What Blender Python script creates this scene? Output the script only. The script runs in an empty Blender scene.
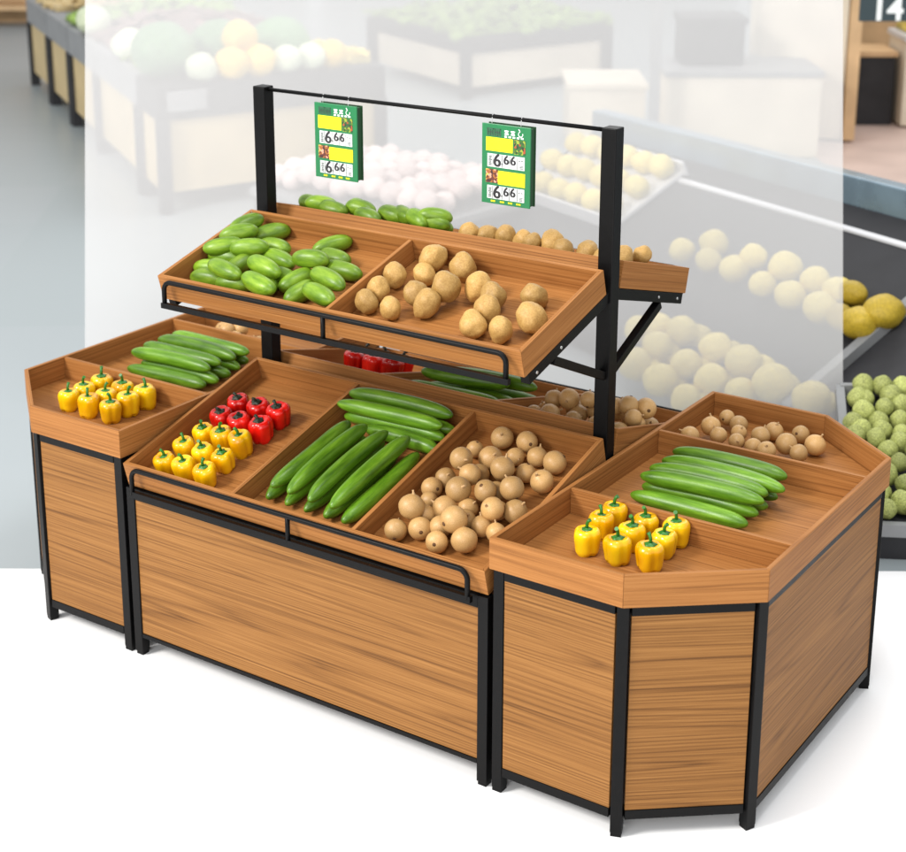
import bpy, bmesh, math, random
from mathutils import Vector, Matrix, Euler, noise
R = math.radians
sc = bpy.context.scene
col = sc.collection

# ------------------------------------------------------------ camera
cam_d = bpy.data.cameras.new('camera')
cam = bpy.data.objects.new('camera', cam_d)
col.objects.link(cam)
_right = Vector((0.83110899, 0.55610139, 0.00301431))
_up = Vector((-0.15855658, 0.23176489, 0.95976291))
_fwd = Vector((-0.53302688, 0.79814552, -0.28079542))
M4 = Matrix((_right, _up, -_fwd)).transposed().to_4x4()
M4.translation = Vector((2.8991, -4.1496, 2.7022))
cam.matrix_world = M4
cam_d.sensor_width = 36
cam_d.lens = 1608.6088 / 906 * 36
cam_d.shift_x = -0.00624
cam_d.shift_y = -0.1503
cam_d.clip_end = 200
cam_d.dof.use_dof = True
cam_d.dof.focus_distance = 4.85
cam_d.dof.aperture_fstop = 3.0
sc.camera = cam

# ------------------------------------------------------------ light
w = bpy.data.worlds.new('World')
sc.world = w
w.use_nodes = True
bg = w.node_tree.nodes['Background']
bg.inputs[0].default_value = (0.96, 0.98, 1.0, 1)
bg.inputs[1].default_value = 0.97

def area(name, loc, target, size, power, color=(1, 1, 1), size_y=None):
    d = bpy.data.lights.new(name, 'AREA')
    d.size = size
    if size_y:
        d.shape = 'RECTANGLE'
        d.size_y = size_y
    d.energy = power
    d.color = color
    o = bpy.data.objects.new(name, d)
    o.location = loc
    o.rotation_euler = (Vector(target) - Vector(loc)).to_track_quat('-Z', 'Y').to_euler()
    col.objects.link(o)
    return o

area('key_softbox', (-4.6, -8.6, 8.0), (0.0, 0.0, 0.7), 3.0, 1600, (1.0, 0.97, 0.93))
area('front_softbox', (2.4, -7.4, 2.8), (0.3, 0, 0.5), 4.0, 260, (1.0, 0.98, 0.96))
area('added_screen_fill', (1.35, -0.6, 5.6), (1.2, 1.8, 0.5), 1.4, 110, (1.0, 0.99, 0.98))  # added overhead fill: brightens the screen's right half and softens floor shadows
area('market_ceiling_light', (-2.5, 8.0, 5.5), (-2.5, 7.0, 0), 7.0, 260, (1.0, 0.99, 0.97))

sc.view_settings.view_transform = 'Standard'
sc.view_settings.look = 'None'
sc.view_settings.exposure = 0.0
sc.view_settings.gamma = 1.0
sc.render.engine = 'CYCLES'
sc.cycles.transparent_max_bounces = 12
sc.cycles.max_bounces = 8

# ------------------------------------------------------------ materials
def new_mat(name):
    m = bpy.data.materials.new(name)
    m.use_nodes = True
    nt = m.node_tree
    return m, nt, nt.nodes, nt.links, nt.nodes['Principled BSDF']

def plain(name, c, rough=0.5, metal=0.0, spec=0.5, var=0.0, vscale=20.0, bump=0.0, bscale=200.0, coord='Object'):
    m, nt, N, L, b = new_mat(name)
    b.inputs['Roughness'].default_value = rough
    b.inputs['Metallic'].default_value = metal
    b.inputs['Specular IOR Level'].default_value = spec
    tc = N.new('ShaderNodeTexCoord')
    if var > 0:
        n = N.new('ShaderNodeTexNoise'); n.inputs['Scale'].default_value = vscale; n.inputs['Detail'].default_value = 4
        L.new(tc.outputs[coord], n.inputs['Vector'])
        r = N.new('ShaderNodeValToRGB')
        r.color_ramp.elements[0].position = 0.3; r.color_ramp.elements[1].position = 0.7
        r.color_ramp.elements[0].color = tuple(x * (1 - var) for x in c) + (1,)
        r.color_ramp.elements[1].color = tuple(min(1, x * (1 + var)) for x in c) + (1,)
        L.new(n.outputs['Fac'], r.inputs['Fac']); L.new(r.outputs['Color'], b.inputs['Base Color'])
        rr = N.new('ShaderNodeMapRange'); rr.inputs['To Min'].default_value = max(0, rough - .08); rr.inputs['To Max'].default_value = min(1, rough + .08)
        L.new(n.outputs['Fac'], rr.inputs['Value']); L.new(rr.outputs['Result'], b.inputs['Roughness'])
    else:
        b.inputs['Base Color'].default_value = tuple(c) + (1,)
    if bump > 0:
        n2 = N.new('ShaderNodeTexNoise'); n2.inputs['Scale'].default_value = bscale; n2.inputs['Detail'].default_value = 3
        L.new(tc.outputs[coord], n2.inputs['Vector'])
        bp = N.new('ShaderNodeBump'); bp.inputs['Strength'].default_value = bump; bp.inputs['Distance'].default_value = 0.002
        L.new(n2.outputs['Fac'], bp.inputs['Height']); L.new(bp.outputs['Normal'], b.inputs['Normal'])
    return m

def wood(name, light, mid, dark, streak=0.5, rough=0.55):
    """oak-look laminate; UV is in metres, U along the grain"""
    m, nt, N, L, b = new_mat(name)
    uv = N.new('ShaderNodeUVMap'); uv.uv_map = 'grain'
    def mapped(sx, sy):
        mp = N.new('ShaderNodeMapping'); mp.inputs['Scale'].default_value = (sx, sy, 1)
        L.new(uv.outputs['UV'], mp.inputs['Vector']); return mp.outputs['Vector']
    def noi(vec, det=4, rough_=0.55, dist=0.0):
        n = N.new('ShaderNodeTexNoise'); n.inputs['Scale'].default_value = 1; n.inputs['Detail'].default_value = det
        n.inputs['Roughness'].default_value = rough_; n.inputs['Distortion'].default_value = dist
        L.new(vec, n.inputs['Vector']); return n.outputs['Fac']
    def mth(op, a, bb=None, v=None):
        x = N.new('ShaderNodeMath'); x.operation = op; L.new(a, x.inputs[0])
        if bb is not None: L.new(bb, x.inputs[1])
        if v is not None: x.inputs[1].default_value = v
        return x.outputs[0]
    # growth rings cut lengthwise: contour lines of a slow stretched field
    f = noi(mapped(0.13, 7.0), 1.0, 0.4)
    rings = mth('MULTIPLY', mth('PINGPONG', mth('MULTIPLY', f, v=30.0), v=0.5), v=2.0)
    edge = mth('POWER', rings, v=2.5)
    fib = noi(mapped(3.0, 330.0), 5, 0.65, 0.0)
    fib2 = noi(mapped(0.8, 150.0), 4, 0.65, 0.0)
    broad = noi(mapped(0.7, 4.5), 2, 0.5)
    s = mth('MULTIPLY', edge, fib2)
    s = mth('MULTIPLY', s, v=0.8 * streak)
    q = mth('MULTIPLY', fib2, v=0.46)
    q2 = mth('MULTIPLY', fib, v=0.66)
    t = mth('ADD', mth('ADD', s, q), q2)
    t = mth('ADD', t, mth('MULTIPLY', broad, v=0.16))
    r = N.new('ShaderNodeValToRGB')
    e = r.color_ramp.elements
    e[0].position = 0.46; e[0].color = tuple(light) + (1,)
    e[1].position = 0.95; e[1].color = tuple(dark) + (1,)
    x = e.new(0.68); x.color = tuple(mid) + (1,)
    L.new(t, r.inputs['Fac']); L.new(r.outputs['Color'], b.inputs['Base Color'])
    b.inputs['Roughness'].default_value = rough
    b.inputs['Specular IOR Level'].default_value = 0.16
    bp = N.new('ShaderNodeBump'); bp.inputs['Strength'].default_value = 0.12; bp.inputs['Distance'].default_value = 0.001
    L.new(fib, bp.inputs['Height']); L.new(bp.outputs['Normal'], b.inputs['Normal'])
    return m

def skin_mat(name, c_dark, c_mid, c_light, sx, sy, sz, rough, spec=0.5, detail=4, bump=0.0, lo=0.35, hi=0.68, sss=0.0):
    """produce skin: colour varies along stretched object coordinates, shifted per object"""
    m, nt, N, L, b = new_mat(name)
    tc = N.new('ShaderNodeTexCoord'); oi = N.new('ShaderNodeObjectInfo')
    mp = N.new('ShaderNodeMapping'); mp.inputs['Scale'].default_value = (sx, sy, sz)
    L.new(tc.outputs['Object'], mp.inputs['Vector'])
    cx = N.new('ShaderNodeCombineXYZ'); ml = N.new('ShaderNodeMath'); ml.operation = 'MULTIPLY'; ml.inputs[1].default_value = 37.0
    L.new(oi.outputs['Random'], ml.inputs[0]); L.new(ml.outputs[0], cx.inputs[0]); L.new(ml.outputs[0], cx.inputs[1])
    L.new(cx.outputs[0], mp.inputs['Location'])
    n = N.new('ShaderNodeTexNoise'); n.inputs['Scale'].default_value = 1; n.inputs['Detail'].default_value = detail; n.inputs['Roughness'].default_value = 0.6
    L.new(mp.outputs['Vector'], n.inputs['Vector'])
    r = N.new('ShaderNodeValToRGB'); e = r.color_ramp.elements
    e[0].position = lo; e[0].color = tuple(c_dark) + (1,)
    e[1].position = hi; e[1].color = tuple(c_light) + (1,)
    x = e.new((lo + hi) / 2); x.color = tuple(c_mid) + (1,)
    L.new(n.outputs['Fac'], r.inputs['Fac'])
    hs = N.new('ShaderNodeHueSaturation')
    mr = N.new('ShaderNodeMapRange'); mr.inputs['To Min'].default_value = 0.8; mr.inputs['To Max'].default_value = 1.15
    L.new(oi.outputs['Random'], mr.inputs['Value']); L.new(mr.outputs['Result'], hs.inputs['Value'])
    L.new(r.outputs['Color'], hs.inputs['Color']); L.new(hs.outputs['Color'], b.inputs['Base Color'])
    b.inputs['Roughness'].default_value = rough
    b.inputs['Specular IOR Level'].default_value = spec
    if sss > 0:
        b.inputs['Subsurface Weight'].default_value = sss
        b.inputs['Subsurface Radius'].default_value = (0.01, 0.006, 0.003)
        b.inputs['Subsurface Scale'].default_value = 0.5
    if bump > 0:
        n2 = N.new('ShaderNodeTexNoise'); n2.inputs['Scale'].default_value = 260; n2.inputs['Detail'].default_value = 2
        L.new(tc.outputs['Object'], n2.inputs['Vector'])
        bp = N.new('ShaderNodeBump'); bp.inputs['Strength'].default_value = bump; bp.inputs['Distance'].default_value = 0.002
        L.new(n2.outputs['Fac'], bp.inputs['Height']); L.new(bp.outputs['Normal'], b.inputs['Normal'])
    return m

MW = wood('oak_panel', (0.315, 0.150, 0.045), (0.215, 0.094, 0.025), (0.090, 0.036, 0.009), 0.45)
MT = wood('oak_tray', (0.395, 0.178, 0.056), (0.295, 0.120, 0.032), (0.140, 0.052, 0.013), 0.35)
MBK = plain('black_powder_coat', (0.003, 0.003, 0.0032), 0.42, 0.0, 0.13, 0.15, 30, 0.15, 900)
MSC = plain('zinc_screw', (0.6, 0.6, 0.6), 0.3, 0.9)
MCUC = skin_mat('cucumber_skin', (0.030, 0.090, 0.003), (0.090, 0.205, 0.008), (0.18, 0.34, 0.026), 8, 60, 60, 0.36, 0.4, 4, 0.15, 0.25, 0.8)
MZUC = skin_mat('short_gourd_skin', (0.050, 0.115, 0.005), (0.130, 0.235, 0.010), (0.24, 0.36, 0.030), 14, 45, 45, 0.38, 0.4, 4, 0.15, 0.25, 0.8)
MYEL = skin_mat('yellow_pepper_skin', (0.62, 0.28, 0.001), (0.78, 0.42, 0.002), (0.88, 0.56, 0.006), 14, 14, 10, 0.2, 0.5, 2, 0.03, sss=0.08)
MRED = skin_mat('red_pepper_skin', (0.42, 0.004, 0.002), (0.62, 0.008, 0.004), (0.78, 0.02, 0.01), 14, 14, 10, 0.2, 0.5, 2, 0.03, sss=0.05)
MSTD = plain('dark_pepper_stem', (0.012, 0.018, 0.008), 0.5, 0, 0.4, 0.3, 120)
MSTEM = plain('pepper_stem', (0.02, 0.14, 0.012), 0.4, 0, 0.5, 0.35, 120)
MPOT = skin_mat('potato_skin', (0.36, 0.205, 0.058), (0.42, 0.25, 0.075), (0.48, 0.295, 0.095), 9, 9, 9, 0.5, 0.35, 3, 0.10)
MON = skin_mat('tan_onion_skin', (0.34, 0.185, 0.062), (0.47, 0.28, 0.105), (0.57, 0.36, 0.155), 20, 20, 70, 0.42, 0.4, 4, 0.08)
MONT = plain('onion_stem', (0.42, 0.26, 0.12), 0.6, 0, 0.3, 0.3, 90)
MNAV = plain('onion_root', (0.11, 0.055, 0.025), 0.8, 0, 0.2, 0.3, 300)

# ------------------------------------------------------------ mesh helpers
ORG = {}
rnd = random.Random(4)

class MB:
    def __init__(s):
        s.bm = bmesh.new(); s.uv = s.bm.loops.layers.uv.new('grain')
    def _uv(s, faces, grain, cross=None):
        g = Vector(grain).normalized(); off = (rnd.uniform(0, 9), rnd.uniform(0, 9))
        for f in faces:
            n = f.normal if f.normal.length > 0.1 else Vector((0, 0, 1))
            v = n.cross(g)
            if v.length < 0.3:      # end grain
                a = n.orthogonal().normalized(); v = n.cross(a); gg = a
            else: gg = g; v.normalize()
            for l in f.loops:
                l[s.uv].uv = (l.vert.co.dot(gg) + off[0], l.vert.co.dot(v) + off[1])
    def hexa(s, p, grain=(1, 0, 0)):
        """p: 8 points, bottom 4 then top 4 (same order)"""
        v = [s.bm.verts.new(Vector(q)) for q in p]
        idx = [(3, 2, 1, 0), (4, 5, 6, 7), (0, 1, 5, 4), (1, 2, 6, 5), (2, 3, 7, 6), (3, 0, 4, 7)]
        fs = [s.bm.faces.new([v[i] for i in t]) for t in idx]
        bmesh.ops.recalc_face_normals(s.bm, faces=fs)
        for f in fs: f.normal_update()
        s._uv(fs, grain); return fs
    def box(s, x0, x1, y0, y1, z0, z1, grain=(1, 0, 0)):
        return s.hexa([(x0, y0, z0), (x1, y0, z0), (x1, y1, z0), (x0, y1, z0), (x0, y0, z1), (x1, y0, z1), (x1, y1, z1), (x0, y1, z1)], grain)
    def obox(s, c, ax, ay, az, grain=None):
        """oriented box: centre and three half-vectors"""
        c, ax, ay, az = Vector(c), Vector(ax), Vector(ay), Vector(az)
        return s.hexa([c - ax - ay - az, c + ax - ay - az, c + ax + ay - az, c - ax + ay - az, c - ax - ay + az, c + ax - ay + az, c + ax + ay + az, c - ax + ay + az], grain or ax)
    def bar(s, a, b, wdt, hgt, side=(0, 0, 1)):
        a, b = Vector(a), Vector(b); d = (b - a); dn = d.normalized()
        h = (Vector(side) - dn * Vector(side).dot(dn)).normalized(); wv = dn.cross(h)
        return s.obox((a + b) / 2, d / 2, wv * wdt / 2, h * hgt / 2)
    def prism(s, poly, z0, z1, grain=(1, 0, 0)):
        n = len(poly)
        lo = [s.bm.verts.new((x, y, z0)) for x, y in poly]; hi = [s.bm.verts.new((x, y, z1)) for x, y in poly]
        fs = [s.bm.faces.new(lo[::-1]), s.bm.faces.new(hi)]
        for i in range(n):
            j = (i + 1) % n; fs.append(s.bm.faces.new([lo[i], lo[j], hi[j], hi[i]]))
        bmesh.ops.recalc_face_normals(s.bm, faces=fs)
        for f in fs: f.normal_update()
        s._uv(fs, grain); return s
    def tube(s, pts, r, seg=12, cap=True, radii=None):
        pts = [Vector(p) for p in pts]; rings = []
        prev = None
        for i, p in enumerate(pts):
            d = (pts[min(i + 1, len(pts) - 1)] - pts[max(i - 1, 0)]).normalized()
            if prev is None: a = d.orthogonal().normalized()
            else: a = (prev - d * prev.dot(d)).normalized()
            prev = a; b = d.cross(a); rr = radii[i] if radii else r
            rings.append([s.bm.verts.new(p + a * rr * math.cos(t * 2 * math.pi / seg) + b * rr * math.sin(t * 2 * math.pi / seg)) for t in range(seg)])
        for i in range(len(rings) - 1):
            for t in range(seg):
                f = s.bm.faces.new([rings[i][t], rings[i][(t + 1) % seg], rings[i + 1][(t + 1) % seg], rings[i + 1][t]]); f.smooth = True
        if cap:
            for rg in (rings[0][::-1], rings[-1]): s.bm.faces.new(rg)
        return s
    def lathe(s, prof, seg=28, fn=None):
        """prof (r,z) list bottom to top; ends with r=0 are poles; fn(x,y,z,theta,t)->Vector"""
        rings = []
        n = len(prof)
        for i, (r, z) in enumerate(prof):
            t = i / (n - 1)
            if r < 1e-6:
                rings.append([s.bm.verts.new(fn(0, 0, z, 0, t) if fn else (0, 0, z))])
            else:
                rg = []
                for k in range(seg):
                    th = 2 * math.pi * k / seg; x, y = r * math.cos(th), r * math.sin(th)
                    rg.append(s.bm.verts.new(fn(x, y, z, th, t) if fn else (x, y, z)))
                rings.append(rg)
        for i in range(n - 1):
            a, b = rings[i], rings[i + 1]
            for k in range(seg):
                j = (k + 1) % seg
                if len(a) == 1 and len(b) > 1: f = s.bm.faces.new([a[0], b[j], b[k]][::-1])
                elif len(b) == 1 and len(a) > 1: f = s.bm.faces.new([a[k], a[j], b[0]])
                elif len(a) > 1: f = s.bm.faces.new([a[k], a[j], b[j], b[k]])
                else: continue
                f.smooth = True
        bmesh.ops.recalc_face_normals(s.bm, faces=s.bm.faces[:])
        return s
    def mesh(s, name):
        me = bpy.data.meshes.new(name); s.bm.to_mesh(me); s.bm.free(); return me
    def build(s, name, m, parent=None, bevel=0.0, label=None):
        me = s.mesh(name)
        if parent is not None:
            o = ORG[parent.name]; me.transform(Matrix.Translation(-o))
        me.materials.append(m)
        ob = bpy.data.objects.new(name, me); col.objects.link(ob)
        if parent is not None: ob.parent = parent; ORG[ob.name] = ORG[parent.name]
        else: ORG[ob.name] = Vector((0, 0, 0))
        if bevel > 0:
            bv = ob.modifiers.new('edge_bevel', 'BEVEL'); bv.width = bevel; bv.segments = 2; bv.limit_method = 'ANGLE'; bv.angle_limit = R(40)
            bv.harden_normals = False
        if label: ob['label'] = label
        return ob

def thing(name, label, cat, loc=(0, 0, 0), group=None):
    o = bpy.data.objects.new(name, None); col.objects.link(o); o.location = loc
    o.empty_display_size = 0.1
    o['label'] = label; o['category'] = cat
    if group: o['group'] = group
    ORG[o.name] = Vector(loc); return o

def tag(o, label, cat, group=None):
    o['label'] = label; o['category'] = cat
    if group: o['group'] = group
    return o

def struct(o): o['kind'] = 'structure'; return o

def inset(poly, d):
    """inset of a counter-clockwise convex polygon by d"""
    n = len(poly); out = []
    for i in range(n):
        p0, p1, p2 = [Vector((*poly[(i + k - 1) % n], 0)) for k in range(3)]
        a = (p1 - p0).normalized(); b = (p2 - p1).normalized()
        na = Vector((-a.y, a.x, 0)); nb = Vector((-b.y, b.x, 0))
        m = (na + nb); m = m / m.dot(na)
        q = p1 + m * d; out.append((q.x, q.y))
    return out

# ------------------------------------------------------------ positions of the produce (metres)
UGREEN = [((-0.657, -0.188, 1.373), (-0.63, -0.118, 1.392)), ((-0.667, -0.242, 1.358), (-0.594, -0.18, 1.375)), ((-0.688, -0.323, 1.335), (-0.612, -0.266, 1.351)), ((-0.735, -0.305, 1.299), (-0.596, -0.277, 1.306)), ((-0.737, -0.373, 1.28), (-0.624, -0.358, 1.284)), ((-0.592, -0.397, 1.314), (-0.402, -0.442, 1.302)), ((-0.624, -0.427, 1.265), (-0.519, -0.417, 1.268)), ((-0.569, -0.303, 1.341), (-0.46, -0.254, 1.354)), ((-0.604, -0.159, 1.339), (-0.515, -0.065, 1.365)), ((-0.539, -0.18, 1.333), (-0.437, -0.183, 1.332)), ((-0.514, -0.232, 1.319), (-0.334, -0.264, 1.31)), ((-0.476, -0.337, 1.331), (-0.277, -0.394, 1.316)), ((-0.415, -0.428, 1.306), (-0.238, -0.478, 1.292)), ((-0.534, -0.346, 1.287), (-0.517, -0.272, 1.308)), ((-0.498, -0.429, 1.264), (-0.419, -0.415, 1.268)), ((-0.322, -0.29, 1.344), (-0.191, -0.268, 1.35)), ((-0.339, -0.169, 1.336), (-0.252, -0.064, 1.366)), ((-0.29, -0.17, 1.336), (-0.183, -0.184, 1.332)), ((-0.254, -0.23, 1.319), (-0.068, -0.247, 1.315)), ((-0.213, -0.337, 1.331), (-0.024, -0.395, 1.315)), ((-0.286, -0.389, 1.275), (-0.252, -0.286, 1.304)), ((-0.212, -0.429, 1.264), (-0.197, -0.361, 1.283)), ((-0.157, -0.429, 1.306), (-0.011, -0.47, 1.294)), ((-0.392, -0.339, 1.289), (-0.273, -0.339, 1.289)), ((-0.714, -0.212, 1.324), (-0.668, -0.147, 1.342)), ((-0.45, -0.3, 1.3), (-0.291, -0.418, 1.267))]
UPOT = [(0.115, -0.091, 1.368, 0.042), (0.228, -0.126, 1.355, 0.04), (0.126, -0.186, 1.332, 0.028), (0.267, -0.282, 1.341, 0.046), (0.174, -0.298, 1.304, 0.034), (0.245, -0.344, 1.294, 0.04), (0.345, -0.214, 1.332, 0.04), (0.421, -0.253, 1.329, 0.038), (0.444, -0.328, 1.308, 0.039), (0.445, -0.39, 1.278, 0.037), (0.536, -0.39, 1.275, 0.033), (0.537, -0.204, 1.331, 0.036), (0.596, -0.316, 1.306, 0.042), (0.009, -0.234, 1.334, 0.032), (0.044, -0.323, 1.309, 0.032), (0.047, -0.385, 1.276, 0.03), (0.142, -0.39, 1.275, 0.028)]
CYEL = [(-0.584, -0.62, 0.677), (-0.504, -0.619, 0.677), (-0.421, -0.615, 0.678), (-0.599, -0.526, 0.702), (-0.518, -0.522, 0.703), (-0.416, -0.534, 0.7), (-0.602, -0.433, 0.726), (-0.519, -0.432, 0.726), (-0.414, -0.45, 0.722)]
CRED = [(-0.603, -0.343, 0.75), (-0.514, -0.344, 0.75), (-0.407, -0.36, 0.746), (-0.605, -0.259, 0.772), (-0.518, -0.256, 0.773), (-0.415, -0.274, 0.768)]
CCUC = [((-0.143, -0.638, 0.716), (-0.123, -0.26, 0.815)), ((-0.071, -0.643, 0.714), (-0.058, -0.256, 0.816)), ((0.018, -0.652, 0.712), (0.029, -0.26, 0.815)), ((0.102, -0.652, 0.712), (0.116, -0.262, 0.815)), ((0.135, -0.638, 0.667), (0.15, -0.259, 0.767)), ((-0.166, -0.632, 0.669), (-0.145, -0.256, 0.768)), ((-0.088, -0.635, 0.668), (-0.073, -0.248, 0.77)), ((-0.011, -0.638, 0.667), (0.001, -0.245, 0.771)), ((0.067, -0.639, 0.667), (0.077, -0.277, 0.762)), ((-0.233, -0.186, 0.835), (0.181, -0.172, 0.838)), ((-0.235, -0.121, 0.852), (0.178, -0.111, 0.855)), ((-0.214, -0.172, 0.79), (0.185, -0.161, 0.793)), ((-0.211, -0.119, 0.804), (0.191, -0.11, 0.806)), ((-0.074, -0.209, 0.78), (0.176, -0.22, 0.777))]
CON = [(0.366, -0.103, 0.811, 37), (0.455, -0.078, 0.818, 35), (0.337, -0.296, 0.805, 37), (0.312, -0.18, 0.791, 28), (0.394, -0.214, 0.782, 40), (0.454, -0.168, 0.794, 30), (0.486, -0.293, 0.806, 38), (0.521, -0.146, 0.8, 33), (0.592, -0.156, 0.797, 38), (0.53, -0.228, 0.778, 32), (0.604, -0.253, 0.772, 37), (0.566, -0.367, 0.786, 38), (0.41, -0.356, 0.789, 35), (0.31, -0.342, 0.748, 33), (0.419, -0.437, 0.768, 40), (0.497, -0.406, 0.776, 35), (0.566, -0.472, 0.758, 36), (0.458, -0.442, 0.722, 32), (0.397, -0.481, 0.712, 40), (0.326, -0.454, 0.719, 28), (0.344, -0.56, 0.735, 40), (0.317, -0.614, 0.677, 35), (0.384, -0.578, 0.686, 36), (0.493, -0.564, 0.734, 42), (0.538, -0.501, 0.706, 33), (0.463, -0.612, 0.677, 34), (0.536, -0.579, 0.686, 40), (0.591, -0.417, 0.728, 38), (0.594, -0.507, 0.705, 30)]
LYEL = [(-1.159, -0.517, 0.75), (-1.054, -0.525, 0.75), (-0.956, -0.517, 0.75), (-1.165, -0.44, 0.75), (-1.053, -0.445, 0.75), (-0.953, -0.436, 0.75), (-1.172, -0.348, 0.75), (-1.065, -0.351, 0.75), (-0.953, -0.349, 0.75)]
LCUC = [((-1.278, -0.09, 0.792), (-0.901, -0.074, 0.792)), ((-1.296, -0.007, 0.792), (-0.913, -0.002, 0.792)), ((-1.3, 0.073, 0.792), (-0.907, 0.07, 0.792)), ((-1.3, 0.153, 0.792), (-0.909, 0.147, 0.792)), ((-1.255, -0.138, 0.746), (-0.884, -0.119, 0.746)), ((-1.252, -0.068, 0.746), (-0.878, -0.058, 0.746)), ((-1.25, 0.004, 0.746), (-0.89, 0.021, 0.746)), ((-1.264, 0.09, 0.746), (-0.911, 0.096, 0.746)), ((-1.264, 0.163, 0.746), (-0.936, 0.172, 0.746))]
LON = [(-1.204, 0.364, 0.768, 30), (-1.181, 0.4, 0.768, 30), (-1.138, 0.323, 0.752, 32), (-1.01, 0.254, 0.758, 30), (-1.311, 0.404, 0.748, 30)]
RYEL = [(0.9, -0.503, 0.75), (1.0, -0.504, 0.75), (1.093, -0.493, 0.75), (0.883, -0.392, 0.75), (0.991, -0.406, 0.75), (1.085, -0.396, 0.75), (0.883, -0.316, 0.75), (0.988, -0.321, 0.75), (1.084, -0.312, 0.75)]
RCUC = [((0.843, -0.075, 0.792), (1.236, -0.049, 0.792)), ((0.839, -0.005, 0.792), (1.223, 0.009, 0.792)), ((0.84, 0.07, 0.792), (1.256, 0.065, 0.792)), ((0.837, 0.156, 0.792), (1.219, 0.162, 0.792)), ((0.837, -0.123, 0.746), (1.222, -0.127, 0.746)), ((0.836, -0.046, 0.746), (1.218, -0.042, 0.746)), ((0.848, 0.008, 0.746), (1.219, 0.024, 0.746)), ((0.838, 0.104, 0.746), (1.217, 0.101, 0.746))]
RON = [(0.818, 0.478, 0.768, 30), (0.817, 0.608, 0.758, 24), (0.872, 0.583, 0.752, 28), (0.875, 0.416, 0.768, 26), (0.92, 0.476, 0.768, 24), (0.945, 0.402, 0.768, 24), (0.99, 0.49, 0.768, 28), (0.994, 0.593, 0.752, 28), (1.086, 0.474, 0.768, 32), (1.078, 0.617, 0.752, 27), (1.156, 0.548, 0.752, 32), (1.142, 0.444, 0.758, 26), (1.002, 0.404, 0.762, 26), (0.797, 0.363, 0.768, 28), (1.058, 0.38, 0.768, 28)]
UP = [(-0.708, 3.385, 0.496, 0.071), (-0.542, 3.427, 0.552, 0.079), (-0.506, 3.288, 0.494, 0.071), (-0.257, 3.289, 0.549, 0.076), (-0.326, 3.207, 0.495, 0.079), (-0.047, 3.195, 0.55, 0.087), (-0.114, 3.078, 0.48, 0.071), (0.159, 3.08, 0.54, 0.079), (0.075, 2.985, 0.477, 0.082), (0.308, 2.995, 0.533, 0.076), (0.269, 2.884, 0.472, 0.087), (0.386, 2.974, 0.54, 0.071), (0.592, 2.833, 0.518, 0.098), (0.5, 2.765, 0.466, 0.092), (0.398, 2.812, 0.466, 0.071)]
LO = [(-0.379, 2.756, 0.27, 0.087), (-0.538, 2.797, 0.255, 0.079), (-0.461, 2.649, 0.202, 0.087), (-0.139, 2.626, 0.261, 0.087), (-0.244, 2.523, 0.19, 0.082), (0.053, 2.524, 0.255, 0.098), (-0.06, 2.415, 0.178, 0.087), (0.255, 2.388, 0.234, 0.103), (-0.324, 2.42, 0.124, 0.095), (0.478, 2.287, 0.235, 0.095), (-0.635, 2.779, 0.226, 0.079), (-0.519, 2.532, 0.134, 0.095), (0.121, 2.331, 0.178, 0.079), (-0.129, 2.294, 0.107, 0.079)]

# ------------------------------------------------------------ floors
mfl, nt, N, L, b = new_mat('market_floor_grey')
tc = N.new('ShaderNodeTexCoord'); mp = N.new('ShaderNodeMapping'); mp.inputs['Rotation'].default_value = (0, 0, R(52)); L.new(tc.outputs['Object'], mp.inputs['Vector'])
br = N.new('ShaderNodeTexBrick'); br.offset = 0; br.inputs['Scale'].default_value = 1; br.inputs['Brick Width'].default_value = 1.2; br.inputs['Row Height'].default_value = 1.2; br.inputs['Mortar Size'].default_value = 0.004
br.inputs['Color1'].default_value = (0.30, 0.34, 0.352, 1); br.inputs['Color2'].default_value = (0.32, 0.355, 0.37, 1); br.inputs['Mortar'].default_value = (0.31, 0.35, 0.36, 1)
L.new(mp.outputs['Vector'], br.inputs['Vector']); L.new(br.outputs['Color'], b.inputs['Base Color'])
b.inputs['Roughness'].default_value = 0.35
mb = MB(); mb.prism([(-60, -30), (40, -30), (40, 60), (-60, 60)], -0.2, -0.004)
struct(mb.build('market_floor', mfl))
mwh = plain('white_studio_sheet', (0.93, 0.93, 0.93), 0.75, 0, 0.2)
ru = Vector((0.8311, 0.5561, 0)); fu = Vector((-0.5561, 0.8311, 0)); b0 = Vector((-0.1515, 0.4198, 0))
q = [b0 - ru * 9, b0 + ru * 9, b0 + ru * 9 - fu * 9, b0 - ru * 9 - fu * 9]
mb = MB(); mb.prism([(v.x, v.y) for v in q][::-1], -0.003, 0.0)
struct(mb.build('studio_floor', mwh))

# ------------------------------------------------------------ stand geometry
W = 0.7; X0 = 0.711; D = 0.7177; A_ = 0.4198; CC = 0.3037; E_ = 0.2473; ZT = 0.80; H = 0.0945; DV = 0.2855

def leg_box(mb, x, y, ang, s, z0, z1):
    a = Vector((math.cos(ang), math.sin(ang), 0)) * s / 2; bb = Vector((-math.sin(ang), math.cos(ang), 0)) * s / 2
    mb.obox((x, y, (z0 + z1) / 2), a, bb, (0, 0, (z1 - z0) / 2))

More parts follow.
